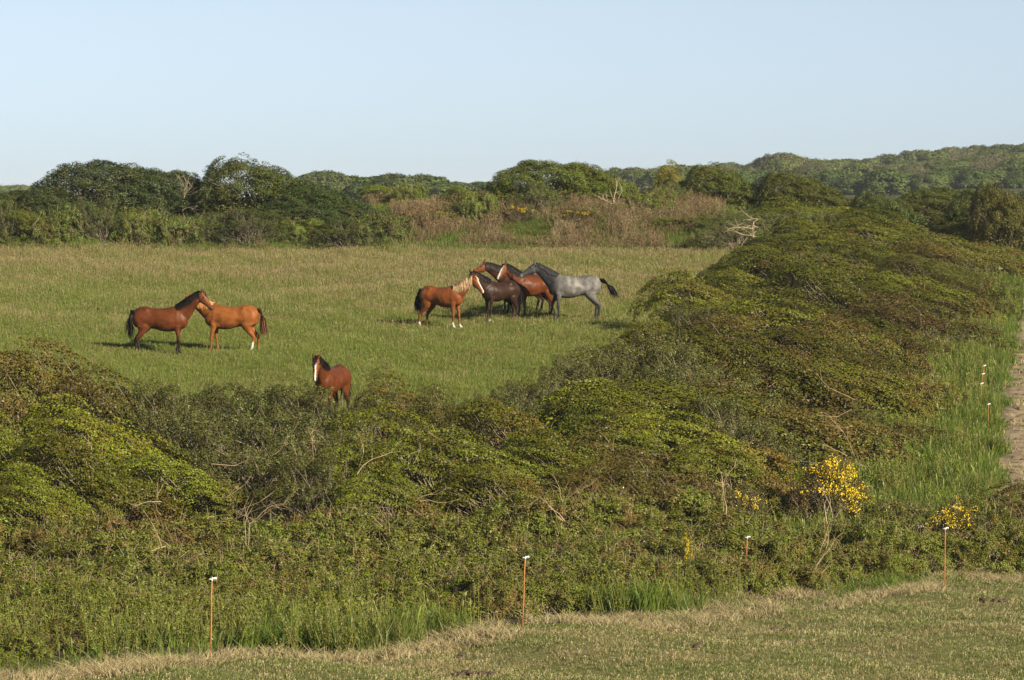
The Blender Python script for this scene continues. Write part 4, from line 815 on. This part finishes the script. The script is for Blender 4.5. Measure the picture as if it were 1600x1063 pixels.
        q = resample([q0, q1, q2, (q2 + q3) / 2 + rng.normal(0, .012, 3), q3], 7); th = rng.uniform(0, 3.14)
        Gt.strip(q, [.028, .03, .032, .032, .03, .02, .004], np.array([math.cos(th) * .7, math.sin(th), 0.1]))
    link(bpy.data.objects.new('tail', Gt.mesh('tail', [M[tail]])), e)
    for sg in (-1, 1):
        Ge = Geo(); c = O + t * 0.19 + s * sg * 0.083 + n * 0.022; rr = [0.002, .017, .021, .017, .002]
        Ge.tube([c + s * sg * o for o in (-.018, -.01, 0, .01, .018)], rr, 8)
        link(bpy.data.objects.new('eye', Ge.mesh('eye', [M['eye']], True)), e)
    return e
BAY = dict(body=(0.08, 0.0225, 0.006), top=(0.04, 0.0125, 0.006), legs=(0.014, 0.010, 0.008), muzzle=(0.03, 0.02, 0.015), belly=(0.10, 0.032, 0.013))
BAYHEAD = dict(BAY, head=(0.11, 0.038, 0.013))
CHEST = dict(body=(0.165, 0.056, 0.013), top=(0.125, 0.041, 0.011), muzzle=(0.20, 0.085, 0.035))
CHEST2 = dict(body=(0.14, 0.043, 0.011), top=(0.105, 0.032, 0.01), muzzle=(0.18, 0.08, 0.04))
DARKB = dict(body=(0.024, 0.011, 0.0065), legs=(0.02, 0.010, 0.007), muzzle=(0.03, 0.02, 0.017))
GREY = dict(body=(0.105, 0.10, 0.092), top=(0.05, 0.048, 0.046), neck=(0.022, 0.022, 0.024), legs=(0.02, 0.02, 0.022), highlegs=0.85, dapple=(0.25, 0.245, 0.22), head=(0.045, 0.045, 0.047), muzzle=(0.15, 0.15, 0.15))
# the pair nuzzling
horse(250, 555, None, 'bay horse with black mane resting its head over the chestnut horse', -6, 1.56, BAYHEAD, neck=(42, -8), head=(-50, -10), legs=((-.10, 0), (.06, 0), (-.10, 0), (.10, 0)), mane_side=-1, sock=[(-1, 1, .16)], seed=1, length=1.02, mane_len=0.2, neck_len=0.90)
horse(362, 551, None, 'light chestnut horse with sandy mane and one white hind leg, beside the bay', 176, 1.54, CHEST, neck=(27, -14), head=(-30, -14), legs=((.10, 0), (-.10, 0), (.04, 0), (-.16, 0)), mane='hair_blond', mane_side=1, tail='hair_brown', tail_dir=(0.12, 0), sock=[(-1, 1, .34)], seed=2, length=1.0, mane_len=0.28, neck_len=0.86)
# the one coming towards the hedge
horse(519, 658, None, 'bay horse with white blaze facing out over the front hedge alone', 180 + 70, 1.50, BAYHEAD, neck=(30, 8), head=(-62, 17), legs=((.02, 0), (-.05, 0), (0, 0), (.08, 0)), mane_side=1, blaze=0.022, seed=3, length=0.98, girth=1.05, neck_len=0.84)
# the group of five
horse(690, 513, None, 'chestnut horse with pale flaxen mane and white blaze reaching to the dark horse', -30, 1.46, CHEST2, neck=(35, 4), head=(-52, 4), legs=((.10, 0), (-.02, 0), (.16, 0), (-.18, 0)), mane='hair_flax', mane_side=-1, tail='hair_black', tail_dir=(0.05, 0.0), blaze=0.036, sock=[(1, 1, .16), (1, -1, .22), (-1, -1, .22)], seed=4, mane_len=0.42, lift={2: 20}, neck_len=0.82)
horse(782, 502, None, 'dark brown horse standing behind the chestnut with pale mane', 180 + 38, 1.42, DARKB, neck=(34, 0), head=(-50, 35), legs=((.04, 0), (-.06, 0), (.05, 0), (-.05, 0)), sock=[(1, 1, .09)], seed=5, length=0.96, neck_len=0.86)
horse(816, 489, None, 'bay horse mostly hidden behind the others, only its head and rump showing', 200, 1.54, dict(BAYHEAD, body=(0.035, 0.012, 0.006)), neck=(28, -8), head=(-30, -10), legs=((.0, 0), (.05, 0), (.02, 0), (.1, 0)), blaze=0.02, seed=6, length=1.0, neck_len=0.84)
horse(836, 495, None, 'bay horse with white blaze between the dark horse and the grey', 180 + 32, 1.50, BAYHEAD, neck=(37, 2), head=(-46, 22), legs=((-.02, 0), (.06, 0), (.08, 0), (-.05, 0)), blaze=0.038, tail_dir=(0.5, 0.2), seed=7, length=0.96, mane_side=1, neck_len=0.86)
horse(898, 500, None, 'dappled grey horse with dark legs resting its head on the bay', 183, 1.58, GREY, neck=(37, -4), head=(-34, -6), legs=((-.05, 0), (.02, 0), (-.10, 0), (.0, 0)), mane='hair_grey', mane_side=-1, tail='hair_grey', tail_dir=(0.62, 0.0), lift={1: 35}, seed=8, length=1.03, mane_len=0.10, neck_len=0.86)

# ------------------------------------------------------------------ air
hz = Geo(); x0, x1, y0, y1, z0, z1 = -2600, 2600, -80, 5300, float(GZ.min()) - 1.0, ZC + 16
hz.add([(x0, y0, z0), (x1, y0, z0), (x1, y1, z0), (x0, y1, z0), (x0, y0, z1), (x1, y0, z1), (x1, y1, z1), (x0, y1, z1)], [(0, 3, 2, 1), (4, 5, 6, 7), (0, 1, 5, 4), (1, 2, 6, 5), (2, 3, 7, 6), (3, 0, 4, 7)])
hm_ = bpy.data.materials.new('haze'); hm_.use_nodes = True; hn_ = hm_.node_tree.nodes; hn_.clear()
pv = hn_.new('ShaderNodeVolumePrincipled'); pv.inputs['Color'].default_value = (0.78, 0.88, 1.0, 1); pv.inputs['Density'].default_value = 0.0001; pv.inputs['Anisotropy'].default_value = 0.0
ho = hn_.new('ShaderNodeOutputMaterial'); hm_.node_tree.links.new(pv.outputs[0], ho.inputs['Volume'])
setp(link(bpy.data.objects.new('haze', hz.mesh('haze', [hm_]))), 'thin pale blue evening haze over pasture and far wooded hill', 'haze', None, 'stuff')
